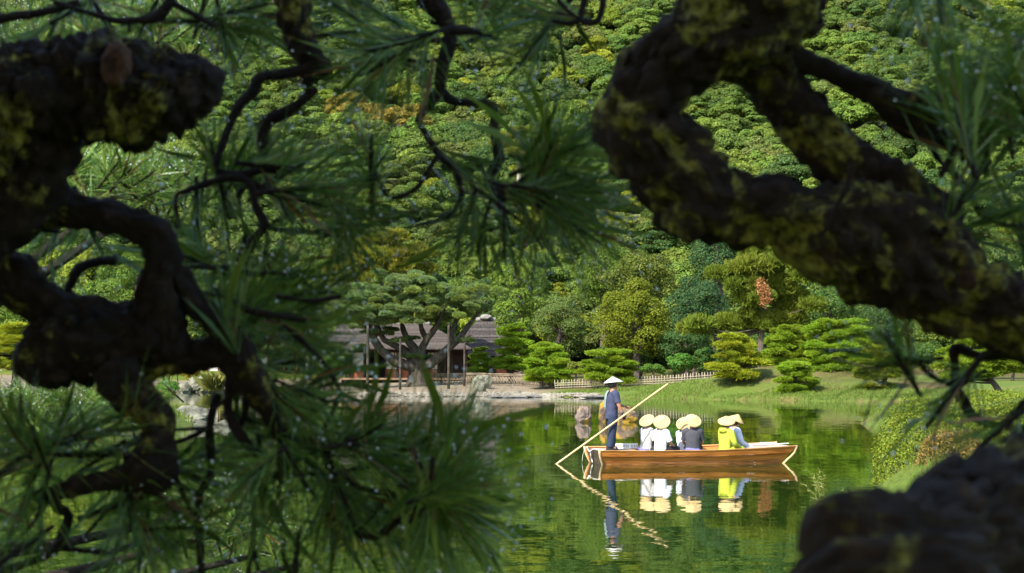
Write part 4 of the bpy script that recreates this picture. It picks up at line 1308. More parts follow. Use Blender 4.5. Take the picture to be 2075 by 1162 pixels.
# mooring ropes
g = Geo(); tube(g, [(-2.32, .55, .35, .012), (-2.38, .3, .37, .012), (-2.36, .1, .28, .012), (-2.30, -.1, .36, .012), (-2.1, -.3, .33, .012)], 6, step=.05)
tube(g, [(-2.34, .15, .32, .013), (-2.33, .12, .2, .016), (-2.31, .14, .12, .02), (-2.29, .1, .02, .012)], 6, step=.03)
tube(g, [(-2.36, .55, .35, .006), (-2.40, .62, .2, .006), (-2.42, .66, .0, .006)], 5, step=.05)
o = link('mooring_rope', g.mesh('mooring_rope', MAT['rope']), boat)
g = Geo(); a = np.linspace(0, 14, 70)
tube(g, [(2.0 + (.12 + .012 * q) * math.cos(q) * 1.4, .25 + (.12 + .012 * q) * math.sin(q), .405 + .002 * q + .045 * math.cos(q) * .2, .012) for q in a], 5)
tube(g, [(2.2, .1, .42, .011), (2.4, -.1, .45, .011), (2.5, -.3, .47, .011)], 5, step=.05)
o = link('bow_rope', g.mesh('bow_rope', MAT['rope']), boat)

# ------------------------------------------------------------------ people
MAT['skin'] = surf_mat('skin', [(.3, (.30, .16, .10)), (.7, (.38, .21, .14))], 8, .55, .3)
MAT['tan_skin'] = surf_mat('tan_skin', [(.3, (.24, .11, .06)), (.7, (.30, .145, .08))], 8, .55, .3)
MAT['hair'] = surf_mat('hair', [(.3, (.012, .01, .008)), (.7, (.03, .024, .02))], 30, .6, .4)
def cloth(name, c, v=.12):
    MAT[name] = surf_mat(name, [(.3, tuple(x * (1 - v) for x in c)), (.7, tuple(min(1, x * (1 + v)) for x in c))], 9, .9, .15, .35, 11)
    return name
cloth('navy_cloth', (.035, .04, .07)); cloth('dark_navy_cloth', (.020, .028, .05)); cloth('grey_towel', (.15, .19, .18)); cloth('white_cloth', (.56, .56, .58), .05)
cloth('beige_cloth', (.40, .385, .36), .06); cloth('charcoal_cloth', (.045, .045, .052)); cloth('lime_cloth', (.34, .39, .04), .06); cloth('black_cloth', (.018, .018, .022))
cloth('purple_cloth', (.13, .12, .33)); cloth('pale_blue_cloth', (.45, .48, .56), .2); cloth('mauve_cloth', (.12, .10, .15)); cloth('yellow_cloth', (.62, .5, .2)); cloth('black_glove', (.012, .012, .014))
def straw_mat(name, c1, c2):
    m, nt, out = new_mat(name)
    b = N(nt, 'ShaderNodeBsdfPrincipled'); b.inputs['Roughness'].default_value = .75; b.inputs['Specular IOR Level'].default_value = .2
    n = noise_tex(nt, 9, 4, .6)
    nt.links.new(ramp(nt, n.outputs[0], [(.3, c1), (.7, c2)]), b.inputs['Base Color'])
    w = N(nt, 'ShaderNodeTexWave', wave_type='RINGS', rings_direction='Z'); w.inputs['Scale'].default_value = 22; w.inputs['Distortion'].default_value = .6
    tc = N(nt, 'ShaderNodeTexCoord'); nt.links.new(tc.outputs['Object'], w.inputs['Vector'])
    bp = N(nt, 'ShaderNodeBump'); bp.inputs['Strength'].default_value = .6; bp.inputs['Distance'].default_value = .015
    nt.links.new(w.outputs[1], bp.inputs['Height']); nt.links.new(bp.outputs[0], b.inputs['Normal'])
    nt.links.new(b.outputs[0], out.inputs[0]); MAT[name] = m
straw_mat('straw', (.45, .305, .115), (.62, .465, .225))
straw_mat('pale_straw', (.52, .49, .43), (.62, .59, .53))

def skin_mesh(name, nodes, edges, mats, root=0, sub=2):
    me = bpy.data.meshes.new(name + '_cage')
    me.from_pydata([n[0] for n in nodes], edges, [])
    o = bpy.data.objects.new('cage', me); COL.objects.link(o)
    md = o.modifiers.new('skin', 'SKIN'); md.use_smooth_shade = True
    if not me.skin_vertices: me.skin_vertices.new(name='skin')
    for k, n in enumerate(nodes):
        rr = n[1]
        me.skin_vertices[0].data[k].radius = (rr, rr) if np.isscalar(rr) else rr
        me.skin_vertices[0].data[k].use_root = (k == root)
    s = o.modifiers.new('sub', 'SUBSURF'); s.levels = sub; s.render_levels = sub
    dg = bpy.context.evaluated_depsgraph_get(); dg.update()
    res = bpy.data.meshes.new_from_object(o.evaluated_get(dg))
    bpy.data.objects.remove(o); bpy.data.meshes.remove(me)
    res.name = name; res.materials.clear(); res.materials.append(mats)
    return res
def mesh_to_geo(g, me):
    v = np.zeros(len(me.vertices) * 3); me.vertices.foreach_get('co', v)
    g.add(v.reshape(-1, 3), [tuple(p.vertices) for p in me.polygons], 0, True)

def fingers(g, wrist, dirv, up, s=1.0, curl=.6):
    """palm with four fingers and a thumb, closing towards -up"""
    d = norm(np.asarray(dirv, float)); u = norm(np.asarray(up, float)); w = np.cross(d, u); u = np.cross(w, d)
    wr = np.asarray(wrist, float)
    tube(g, [(*wr, .024 * s), (*(wr + d * .04 * s), .032 * s), (*(wr + d * .085 * s), .03 * s)], 8, step=.02)
    for k, ln in enumerate((.068, .078, .073, .055)):
        o = wr + d * .08 * s + w * (k - 1.5) * .018 * s
        p1 = o + (d * math.cos(curl * .6) - u * math.sin(curl * .6)) * ln * .5 * s
        p2 = p1 + (d * math.cos(curl * 1.6) - u * math.sin(curl * 1.6)) * ln * .5 * s
        tube(g, [(*o, .0095 * s), (*p1, .0088 * s), (*p2, .007 * s)], 6, step=.015)
    o = wr + d * .03 * s - w * .028 * s
    tube(g, [(*o, .013 * s), (*(o + (d * .6 - w * .7) * .03 * s - u * .01), .011 * s), (*(o + (d * .95 - w * .45) * .055 * s - u * .03 * s), .0085 * s)], 6, step=.015)

def loft(g, rows, seg=18, mat=0):
    """rows (cx, cy, cz, rx, ry): stacked ellipses"""
    a = np.linspace(0, 2 * np.pi, seg, endpoint=False)
    k = np.asarray(rows, float)
    k4 = catmull(np.column_stack([k[:, 2], k[:, 0], k[:, 1], k[:, 3]]), .035)
    ry = np.interp(k4[:, 0], np.sort(k[:, 2]), k[np.argsort(k[:, 2]), 4])
    v = np.stack([k4[:, 1:2] + k4[:, 3:4] * np.cos(a), k4[:, 2:3] + ry[:, None] * np.sin(a), np.repeat(k4[:, 0:1], seg, 1)], -1)
    r_ = np.random.default_rng(int(abs(k[0, 4]) * 1e4))
    for q in range(len(v)):
        for e in range(seg):
            p = Vector(v[q, e]); v[q, e, :2] *= 1 + .035 * noise.noise(p * 11 + Vector((3, 1, 0)))
    n = len(v)
    i, j = np.meshgrid(np.arange(n - 1), np.arange(seg), indexing='ij'); j2 = (j + 1) % seg
    f = np.stack([i * seg + j, i * seg + j2, (i + 1) * seg + j2, (i + 1) * seg + j], -1).reshape(-1, 4)
    g.add(v.reshape(-1, 3), f, mat, True)
    return g

def hat(parent, c, axis_world, rad, h, mat):
    """sedge hat: shallow cone with slightly bowed sides, an under side and a rim"""
    ax = parent.rotation_euler.to_matrix().inverted() @ Vector(axis_world).normalized()
    M = ax.to_track_quat('Z', 'Y').to_matrix()
    g = Geo()
    prof = [(.001, h), (rad * .1, h * .96), (rad * .35, h * .70), (rad * .65, h * .38), (rad * .9, h * .09), (rad, -.004), (rad * .99, -.012), (rad * .88, h * .05), (rad * .6, h * .34), (rad * .3, h * .66), (.001, h * .92)]
    lathe(g, prof, 32)
    me = g.mesh('sedge_hat', MAT[mat])
    o = link('sedge_hat', me, parent, c)
    o.rotation_euler = M.to_euler()
    # chin band inside
    return o

def person(label, loc, yaw, mats, hat_axis, seated=True, hatmat='straw', hat_r=.2, hat_h=.12, lean=.06, extra=None, arm_fwd=.22, hair_len=.0, sleeve=.55):
    t = thing('person', label, 'person', loc)
    t.rotation_euler = (0, 0, yaw)
    shirt, trouser, skin = mats
    S = .0 if seated else .76
    hz, sz, nz = .10 + S, .56 + S, .62 + S
    if not seated: hz, sz, nz = .88, 1.36, 1.43
    L = lean
    nodes = [((0, 0, hz), (.12, .13)), ((L * .4, 0, (hz + sz) * .5), (.10, .13)), ((L, 0, sz - .05), (.10, .14)), ((L + .01, 0, nz), .052), ((L + .03, 0, nz + .09), (.072, .07)), ((L + .025, 0, nz + .17), (.088, .08)),
             ((L + .02, 0, nz + .225), .06), ((L + .118, 0, nz + .105), .013)]
    edges = [(0, 1), (1, 2), (2, 3), (3, 4), (4, 5), (5, 6), (4, 7)]
    def add(p, r_, par):
        nodes.append((p, r_)); edges.append((par, len(nodes) - 1)); return len(nodes) - 1
    wr = {}
    for s in (-1, 1):
        if seated:
            a = add((L, s * .17, sz - .02), .055, 2); e = add((L + arm_fwd * .35, s * .235, sz - .28), .042, a); w = add((L + arm_fwd * .35 + .2, s * .15, sz - .36), .028, e)
            wr[s] = ((L + arm_fwd * .35 + .2, s * .15, sz - .36), (1, -s * .3, -.15))
            h = add((.05, s * .09, hz - .02), .085, 0); k = add((.40, s * .15, hz + .03), .062, h); f_ = add((.30, s * .12, hz - .17), .042, k); add((.42, s * .12, hz - .19), .035, f_)
        else:
            if s < 0:
                a = add((L, s * .18, sz - .01), .058, 2); e = add((L + .05, s * .25, sz - .27), .046, a); w = add((L + .13, s * .27, sz - .49), .032, e)
                wr[s] = ((L + .13, s * .27, sz - .49), (.35, -.1, -1))
            else:
                a = add((L, s * .18, sz - .01), .058, 2); e = add((L + .10, s * .23, sz - .25), .046, a); w = add((L + .30, s * .08, sz - .32), .032, e)
                wr[s] = ((L + .30, s * .08, sz - .32), (.8, -.5, -.2))
            st = .05 * s
            h = add((0, s * .09, hz - .04), .085, 0); k = add((.02 + st * .6, s * .10, .48), .065, h); f_ = add((-.02 + st, s * .10, .09), .045, k); add((.12 + st, s * .115, .035), .038, f_)
    me = skin_mesh('body', nodes, edges, MAT[skin])
    g = Geo(); mesh_to_geo(g, me)
    glove = extra == 'boatman'
    for s in (-1, 1):
        if glove and s < 0: continue
        fingers(g, wr[s][0], wr[s][1], (0, 0, 1) if seated else (1, 0, .2), .95)
    for s in (-1, 1):   # ears
        lathe(g, [(.001, .012), (.02, .006), (.024, -.004), (.001, -.01)], 8, 0, (L + .015, s * .082, nz + .12), Matrix.Rotation(R(90), 3, 'X'))
    bpy.data.meshes.remove(me)
    body = link('body', g.mesh('body', MAT[skin]), t)
    g = Geo()   # eyes and mouth
    for s in (-1, 1): lathe(g, [(.001, .011), (.011, 0), (.001, -.011)], 8, 0, (L + .093, s * .032, nz + .135))
    lathe(g, [(.001, .005), (.02, 0), (.001, -.005)], 8, 0, (L + .092, 0, nz + .065))
    link('face_features', g.mesh('face_features', MAT['hair']), body)
    # hair
    g = Geo()
    lathe(g, [(.03, nz + .255), (.085, nz + .225), (.103, nz + .17), (.104, nz + .13), (.095, nz + .085 - hair_len), (.06, nz + .06 - hair_len), (.02, nz + .06 - hair_len)], 18, 0, (L - .005, 0, 0))
    link('hair', g.mesh('hair', MAT['hair']), t)
    # shirt
    g = Geo()
    b0 = hz - .12 if not seated else hz - .05
    loft(g, [(0.0, 0, b0, .135, .185), (L * .3, 0, hz + .1, .125, .172), (L * .6, 0, (hz + sz) / 2, .13, .18), (L * .9, 0, sz - .14, .132, .205), (L, 0, sz - .04, .115, .205), (L, 0, sz + .015, .085, .14), (L + .005, 0, nz + .005, .06, .068)], 20)
    for s in (-1, 1):
        a_, e_, w_ = [np.array(nodes[q][0]) for q in ((8, 9, 10) if s < 0 else ((15, 16, 17) if True else 0))]
        if sleeve < 1:
            p2 = a_ + (e_ - a_) * (sleeve + .25)
            tube(g, [(*(a_ - (0, s * .06, -.01)), .085), (*a_, .084), (*((a_ + p2) / 2), .074), (*p2, .072)], 12, step=.03, amp=.08, freq=20, cap=False)
        else:
            tube(g, [(*(a_ - (0, s * .06, -.01)), .088), (*a_, .088), (*e_, .07), (*w_, .05)], 12, step=.03, amp=.12, freq=16)
    link('shirt', g.mesh('shirt', MAT[shirt]), t)
    # trousers
    g = Geo()
    loft(g, [(0, 0, hz - .10 if not seated else hz - .09, .11, .165), (0, 0, hz - .02, .125, .178), (0, 0, hz + .06, .115, .165)], 18)
    for s in (-1, 1):
        if seated:
            tube(g, [(.0, s * .09, hz - .01, .10), (.2, s * .12, hz + .02, .092), (.42, s * .15, hz + .04, .078), (.36, s * .135, hz - .08, .07), (.30, s * .12, hz - .17, .06)], 12, step=.04, amp=.08, freq=14)
        else:
            st = .05 * s
            tube(g, [(0, s * .085, hz - .03, .105), (.01 + st * .3, s * .095, .68, .1), (.02 + st * .6, s * .10, .47, .086), (0 + st * .8, s * .10, .25, .08), (-.02 + st, s * .10, .07, .078)], 14, step=.04, amp=.10, freq=13)
    link('trousers', g.mesh('trousers', MAT[trouser]), t)
    for s in (-1, 1):
        g = Geo()
        st = 0 if seated else .05 * s
        fx, fz = (.29, hz - .21) if seated else (-.05 + st, 0)
        loft(g, [(fx + .06, s * .115, fz, .125, .046), (fx + .06, s * .115, fz + .03, .13, .05), (fx + .03, s * .115, fz + .07, .08, .044), (fx + .005, s * .115, fz + .1, .05, .042)], 14)
        link('shoe', g.mesh('shoe', MAT['black_cloth']), t)
    hax = t.rotation_euler.to_matrix().inverted() @ Vector(hat_axis).normalized()
    hat(t, Vector((L + .015, 0, nz + .145)) + hax * .055, hat_axis, hat_r, hat_h, hatmat)
    if extra == 'boatman':
        g = Geo(); fingers(g, wr[-1][0], wr[-1][1], (0, -1, 0.2), 1.12, 1.0); link('glove', g.mesh('glove', MAT['black_glove']), t)
        g = Geo(); w_ = np.array(wr[-1][0]); tube(g, [(*(w_ + (-.02, 0, .055)), .039), (*(w_ + (-.012, 0, .03)), .039)], 12); link('wristwatch', g.mesh('wristwatch', MAT['ink']), t)
        # towel over the left shoulder, hanging down the back
        g = Geo(); rows = []
        prof = [(.10, 1.16), (.115, 1.28), (.09, 1.385), (.02, 1.43), (-.06, 1.41), (-.105, 1.33), (-.125, 1.2), (-.128, 1.08), (-.125, 1.0)]
        for (x, z) in prof:
            for y in np.linspace(.0, .19, 6):
                rows.append((x + L - .01 + .012 * math.sin(y * 40), y + (.02 if z < 1.2 else 0), z - max(0, y - .1) * .35 + .012))
        n = len(prof); f = [(a * 6 + b, a * 6 + b + 1, a * 6 + b + 7, a * 6 + b + 6) for a in range(n - 1) for b in range(5)]
        rows = np.array(rows); v2 = rows + np.array((0, 0, .012)) + np.array([(.012 if x > .03 else -.012, 0, 0) for x, _, _ in rows])
        m = len(rows)
        g.add(np.vstack([rows, v2]), f + [tuple(m + q for q in reversed(ff)) for ff in f], 0, True)
        link('towel', g.mesh('towel', MAT['grey_towel']), t)
    if extra and extra.startswith('pouch'):
        g = Geo(); r_ = np.random.default_rng(1)
        a = np.linspace(2.0, 4.3, 14)
        tube(g, [(.155 * math.cos(q), .2 * math.sin(q), hz + .0 + .01 * math.sin(q * 3), .045 if 1 < k < 12 else .02) for k, q in enumerate(a)], 10)
        link('waist_pouch', g.mesh('waist_pouch', MAT['purple_cloth']), t)
    if extra == 'hood':
        g = Geo(); a = np.linspace(1.2, 5.08, 20)
        tube(g, [(L - .02 + .10 * math.cos(q), .125 * math.sin(q), sz + .02 - .015 * math.cos(q), .045 + .02 * (q > 2.3) * (q < 4)) for q in a], 10, amp=.15, freq=16)
        link('hood', g.mesh('hood', MAT[shirt]), t)
    return t, nodes, wr
def at_boat(x, y, z): return tuple(BM @ Vector((x, y, z)))
man, mn, mwr = person('boatman standing at the stern in navy shirt and white conical hat with grey towel', at_boat(-1.84, 0.02, .317), BOAT_A + R(4), ('navy_cloth', 'dark_navy_cloth', 'tan_skin'), (-.10, .05, 1), False, 'pale_straw', .215, .135, .03, 'boatman')
person('seated passenger in a white t-shirt with dark trousers under a tilted straw hat', at_boat(-.74, -.36, .215), BOAT_A + R(28), ('white_cloth', 'black_cloth', 'skin'), (-.12, -.80, .62), True, 'straw', .205, .10, .05)
person('seated passenger in beige top with purple waist pouch, half hidden by the white t-shirt', at_boat(-.93, .22, .215), BOAT_A + R(22), ('beige_cloth', 'charcoal_cloth', 'skin'), (-.38, -.62, .70), True, 'straw', .2, .10, .03, 'pouch')
person('seated passenger in a black t-shirt with purple waist pouch seen from behind', at_boat(.07, -.36, .235), BOAT_A + R(72), ('charcoal_cloth', 'black_cloth', 'skin'), (.16, -.72, .68), True, 'straw', .205, .10, .04, 'pouch')
person('seated passenger in white shirt mostly hidden behind the black t-shirt', at_boat(.0, .22, .14), BOAT_A + R(30), ('white_cloth', 'mauve_cloth', 'skin'), (-.25, -.75, .62), True, 'straw', .2, .10, .03)
person('seated passenger in a lime green hooded jacket, nearest the bow on the near side', at_boat(.86, -.36, .205), BOAT_A + R(24), ('lime_cloth', 'lime_cloth', 'skin'), (-.05, -.46, .88), True, 'straw', .215, .135, .06, 'hood', sleeve=1)
person('seated passenger in patterned pale blouse and white trousers beside the lime jacket', at_boat(1.22, .12, .205), BOAT_A + R(10), ('pale_blue_cloth', 'white_cloth', 'skin'), (.42, -.12, .9), True, 'straw', .205, .15, .05, sleeve=1)

# bamboo pole in the boatman's gloved hand
man.scale = (1.13, 1.10, 1.0)
M_ = Matrix.Translation(man.location) @ Euler((0, 0, man.rotation_euler[2])).to_matrix().to_4x4() @ Matrix.Diagonal((1.13, 1.10, 1.0, 1.0))
hw = np.array(M_ @ Vector(np.array(mwr[-1][0]) + np.array((.05, -.035, -.08))))
dd = float(np.dot(hw - CAM, _f))
a, b = P(1119, 938, dd), P(1349, 772, dd)
ax = norm(b - a)
off = (hw - a) - ax * np.dot(hw - a, ax)
off[1] = 0
a, b = a + off * .6, b + off * .6
low = a - ax * 1.2
MAT['pole_bamboo'] = surf_mat('pole_bamboo', [(.3, (.42, .27, .09)), (.7, (.55, .40, .18))], 3, .45, .35)
g = Geo()
rows = []
Lp = np.linalg.norm(b - low)
for k in range(60):
    u = k / 59; q = low + (b - low) * u
    rows.append((*q, (.026 - .007 * u) * (1.14 if k % 6 == 0 else 1)))
tube(g, rows, 10)
tag(link('bamboo_pole', g.mesh('bamboo_pole', MAT['pole_bamboo'], low), None, low), 'long pale bamboo pole slanting from the water through the gloved hand', 'pole')
# ------------------------------------------------------------------ foreground pines
def bark_mat(name, moss=.5, dark=1.0, brown=(.03, .022, .018), seed=0.0):
    m, nt, out = new_mat(name)
    b = N(nt, 'ShaderNodeBsdfPrincipled'); b.inputs['Roughness'].default_value = .9; b.inputs['Specular IOR Level'].default_value = .2
    n1 = noise_tex(nt, 38, 6, .65); n2 = noise_tex(nt, 13, 6, .7); n2.inputs['Distortion'].default_value = .8; n3 = noise_tex(nt, 60, 4, .6)
    bark = ramp(nt, n1.outputs[0], [(.3, tuple(c * .5 * dark for c in brown)), (.55, tuple(c * 1.2 * dark for c in brown)), (.75, tuple(c * 3.2 * dark for c in brown))])
    ms = ramp(nt, n3.outputs[0], [(.3, (.07, .068, .009)), (.7, (.30, .28, .05))])
    k = ramp(nt, n2.outputs[0], [(.64 - moss * .16, (0, 0, 0)), (.71 - moss * .16, (1, 1, 1))])
    n4 = noise_tex(nt, 85, 3, .6)
    k2 = N(nt, 'ShaderNodeMath', operation='MULTIPLY'); nt.links.new(k, k2.inputs[0])
    nt.links.new(ramp(nt, n4.outputs[0], [(.40, (.12, .12, .12)), (.58, (1, 1, 1))]), k2.inputs[1])
    nt.links.new(mixc(nt, k2.outputs[0], bark, ms), b.inputs['Base Color'])
    bp = N(nt, 'ShaderNodeBump'); bp.inputs['Strength'].default_value = .9; bp.inputs['Distance'].default_value = .01
    nt.links.new(n1.outputs[0], bp.inputs['Height']); nt.links.new(bp.outputs[0], b.inputs['Normal'])
    nt.links.new(b.outputs[0], out.inputs[0])
    return m
MAT['mossy_bark'] = bark_mat('mossy_bark', .88, .55, (.034, .022, .014))
MAT['dark_bark'] = bark_mat('dark_bark', .5, .38, (.034, .022, .014))
MAT['brown_bark'] = bark_mat('brown_bark', .45, .35, (.055, .032, .014))
MAT['twig_bark'] = surf_mat('twig_bark', [(.3, (.008, .006, .005)), (.7, (.03, .018, .013))], 60, .85, .2, .6, 120)
MAT['cut_wood'] = surf_mat('cut_wood', [(.3, (.035, .018, .012)), (.5, (.10, .05, .03)), (.7, (.15, .085, .055))], 45, .9, .1, .8, 90)
def needle_mat():
    m, nt, out = new_mat('pine_needle')
    geo = N(nt, 'ShaderNodeNewGeometry'); oi = N(nt, 'ShaderNodeObjectInfo')
    c = ramp(nt, geo.outputs['Random Per Island'], [(0, (.05, .11, .02)), (.5, (.09, .185, .026)), (.90, (.155, .24, .026)), (.93, (.19, .10, .03)), (1, (.16, .075, .025))])
    k = N(nt, 'ShaderNodeMapRange'); k.inputs[3].default_value = .75; k.inputs[4].default_value = 1.25
    nt.links.new(oi.outputs['Random'], k.inputs[0])
    vm = N(nt, 'ShaderNodeVectorMath', operation='SCALE'); nt.links.new(c, vm.inputs[0]); nt.links.new(k.outputs[0], vm.inputs['Scale'])
    b = N(nt, 'ShaderNodeBsdfPrincipled'); nt.links.new(vm.outputs[0], b.inputs['Base Color'])
    b.inputs['Roughness'].default_value = .4; b.inputs['Specular IOR Level'].default_value = .3
    tr = N(nt, 'ShaderNodeBsdfTranslucent'); nt.links.new(vm.outputs[0], tr.inputs['Color'])
    mx = N(nt, 'ShaderNodeMixShader'); mx.inputs[0].default_value = .25
    nt.links.new(b.outputs[0], mx.inputs[1]); nt.links.new(tr.outputs[0], mx.inputs[2]); nt.links.new(mx.outputs[0], out.inputs[0])
    return m
MAT['needle'] = needle_mat()
m, nt, out = new_mat('white_glint_drop')
b = N(nt, 'ShaderNodeBsdfPrincipled'); b.inputs['Base Color'].default_value = (.85, .9, .92, 1); b.inputs['Roughness'].default_value = .05; b.inputs['IOR'].default_value = 1.6; b.inputs['Transmission Weight'].default_value = .4  # milky white body puts the bright glint into the drop colour
nt.links.new(b.outputs[0], out.inputs[0]); MAT['drop'] = m

_t = (1 + 5 ** .5) / 2
ICO = norm(np.array([(-1, _t, 0), (1, _t, 0), (-1, -_t, 0), (1, -_t, 0), (0, -1, _t), (0, 1, _t), (0, -1, -_t), (0, 1, -_t), (_t, 0, -1), (_t, 0, 1), (-_t, 0, -1), (-_t, 0, 1)], float))
ICOF = np.array([(0, 11, 5), (0, 5, 1), (0, 1, 7), (0, 7, 10), (0, 10, 11), (1, 5, 9), (5, 11, 4), (11, 10, 2), (10, 7, 6), (7, 1, 8), (3, 9, 4), (3, 4, 2), (3, 2, 6), (3, 6, 8), (3, 8, 9), (4, 9, 5), (2, 4, 11), (6, 2, 10), (8, 6, 7), (9, 8, 1)])
def tuft_mesh(r, n=62, drops=13, spread=(10, 60), ln=(.075, .125), width=.0013):
    g = Geo()
    th = np.radians(r.uniform(spread[0], spread[1], n)); ph = r.uniform(0, 6.28, n)
    d = np.stack([np.sin(th) * np.cos(ph), np.sin(th) * np.sin(ph), np.cos(th)], -1)
    b0 = np.stack([np.cos(ph) * .003, np.sin(ph) * .003, r.uniform(-.045, .028, n)], -1)
    L = r.uniform(*ln, n)[:, None]
    sag = r.normal(size=(n, 3)) * .17 - np.array((0, .06, 0))
    mid = b0 + d * L * .5
    tip = mid + norm(d + sag) * L * .5
    s = norm(np.cross(d, r.normal(size=(n, 3)))) * width * .5
    v = np.stack([b0 - s, b0 + s, mid + s, tip, mid - s], 1).reshape(-1, 3)
    g.add(v, np.arange(5 * n).reshape(n, 5), 0)
    k = r.choice(n, drops, replace=False)
    for q in k:
        u = r.choice([1.0, r.uniform(.5, 1)])
        c = mid[q] + (tip[q] - mid[q]) * u
        rad = r.uniform(.0008, .0019) if r.random() < .8 else r.uniform(.0018, .0026)
        g.add(ICO * rad + c - (0, 0, 0), ICOF, 1, True)
    # brown bud scales at the shoot base
    tube(g, [(0, 0, -.055, .003), (0, 0, 0, .004), (0, 0, .03, .0025), (.002, 0, .042, .001)], 6, 2)
    return g.mesh('needle_tuft', [MAT['needle'], MAT['drop'], MAT['twig_bark']])
r = np.random.default_rng(400)
TUFTS = [tuft_mesh(r) for _ in range(3)] + [tuft_mesh(r, 42, 11, (16, 70))] + [tuft_mesh(r, 52, 11, (25, 85)), tuft_mesh(r, 66, 15, (8, 44), (.09, .135))]
TUFT_LONG = [5, 0, 1]

def place_tuft(root, p, ang, tilt, r, k=None, s=1.0, name='needle_tuft'):
    v = _r * math.cos(ang) * math.cos(tilt) + _u * math.sin(ang) * math.cos(tilt) + _f * math.sin(tilt)
    me = TUFTS[k if k is not None else r.integers(len(TUFTS))]
    o = link(name, me, root, np.asarray(p) - np.array(root.location))
    q = Vector(v).to_track_quat('Z', 'Y') @ Euler((0, 0, r.uniform(0, 6.28))).to_quaternion()
    o.rotation_euler = q.to_euler()
    o.scale = (s, s, s)
    return o
def limb(root, name, pts, d, mat, seg=26, amp=.22, lump=.35, freq=26, seed=1.0, k=1.0, label=None, step=None):
    """pts: (px, py, r_px[, d])"""
    rows = []
    for q in pts:
        dd = q[3] if len(q) > 3 else d
        rows.append((*P(q[0], q[1], dd), q[2] * k * dd / FPX))
    rmin = min(x[3] for x in rows)
    g = Geo(); tube(g, rows, int(seg * (1.8 if name == 'limb' else 1)), 0, amp * 1.4, freq, lump, seed, True, step or max(.004, min(.007, rmin * .3)), plates=.26 if name == 'limb' else 0)
    o = part(name, g, MAT[mat], root)
    if label: o['label'] = label
    if name == 'limb' and max(x[3] for x in rows) > .018:
        sp = catmull(rows, .01); rr = np.random.default_rng(int(seed * 7))
        for _ in range(min(16, len(sp) // 3 if mat == 'mossy_bark' else len(sp) // 6)):
            i = rr.integers(1, len(sp) - 1)
            tdir = norm(sp[i + 1, :3] - sp[i - 1, :3])
            dv = norm(np.cross(tdir, rr.normal(size=3)) + np.array((0, -.5, .35)))
            dv = norm(dv - tdir * np.dot(dv, tdir))
            q = sp[i, :3] + dv * sp[i, 3] * .88; k3 = sp[i, 3] * rr.uniform(.22, .5)
            g = Geo(); blob(g, (0, 0, 0), (k3, k3, k3 * rr.uniform(.35, .6)), rr, 0, 2, .6, 2.6, None, 0, True)
            V_ = np.concatenate(g.v) @ np.array(Vector(dv).to_track_quat('Z', 'Y').to_matrix()).T + q
            g.v = [V_]
            part('bark_lump', g, MAT[mat], root)
    return o

lp_base = np.array((-1.15, 2.35, 0)); lp_base[2] = gz(*lp_base[:2]) - .1
LP = thing('pine_tree', 'dark crooked pine with thick limbs and wet needle tufts across the left side', 'pine tree', lp_base)
rp_base = np.array((1.25, 2.25, 0)); rp_base[2] = gz(*rp_base[:2]) - .1
RP = thing('pine_tree', 'gnarled mossy pine whose thick limbs loop round the upper right', 'pine tree', rp_base)

def rough_scar(g, c):
    v = g.v[0]
    for q in range(len(v)):
        k = Vector((v[q] - c) * 130); v[q] = c + (v[q] - c) * (1 + .30 * noise.noise(k) + .12 * noise.noise(k * 3))
# left trunk and limbs
g = Geo(); tube(g, [(*lp_base, .15), (-1.1, 2.3, 1.2, .12), (-1.02, 2.2, 1.9, .11), (-.85, 2.1, 2.35, .10), (-.62, 2.05, 2.5, .085)], 26, 0, .2, 20, .3, 3, True, .02)
part('trunk', g, MAT['dark_bark'], LP)
limb(LP, 'limb', [(-190, 300, 150), (-40, 240, 128), (80, 195, 112), (190, 180, 120), (290, 190, 112), (370, 178, 84), (425, 160, 52), (450, 150, 20)], 2.05, 'dark_bark', 30, .16, .22, 24, 2)
limb(LP, 'limb', [(90, 250, 80, 2.06), (65, 310, 86), (45, 370, 84), (5, 430, 72), (-60, 490, 70)], 2.08, 'dark_bark', 26, .16, .25, 24, 4)
limb(LP, 'limb', [(20, 440, 50), (110, 420, 40), (190, 440, 36), (260, 455, 36), (318, 480, 44), (330, 540, 46), (322, 610, 56), (335, 670, 46), (345, 720, 40)], 2.12, 'dark_bark', 24, .2, .3, 26, 5)
limb(LP, 'limb', [(-60, 500, 46), (10, 550, 48), (70, 605, 42), (140, 640, 44), (220, 655, 52), (300, 650, 50)], 2.14, 'dark_bark', 24, .2, .3, 26, 6)
limb(LP, 'limb', [(330, 690, 66), (250, 690, 74), (180, 695, 80), (110, 715, 72), (60, 740, 46), (38, 752, 24)], 2.13, 'dark_bark', 26, .18, .3, 24, 7)
limb(LP, 'limb', [(270, 735, 46), (350, 728, 34), (420, 715, 30), (470, 722, 34), (515, 790, 26), (545, 845, 16), (575, 880, 9), (610, 905, 7)], 2.14, 'dark_bark', 22, .2, .3, 28, 8)
limb(LP, 'limb', [(350, 560, 36), (385, 600, 30), (430, 645, 27), (470, 690, 30), (505, 745, 26), (540, 810, 18), (560, 850, 12)], 2.13, 'dark_bark', 20, .2, .3, 28, 9)
limb(LP, 'limb', [(232, 740, 48), (255, 790, 40), (292, 818, 36), (318, 855, 32), (316, 905, 38), (312, 950, 48), (300, 985, 36)], 2.1, 'dark_bark', 24, .2, .35, 26, 10)
limb(LP, 'limb', [(315, 960, 36), (240, 970, 24), (170, 985, 20), (105, 1000, 20), (70, 1008, 14)], 2.1, 'dark_bark', 18, .2, .3, 30, 11)
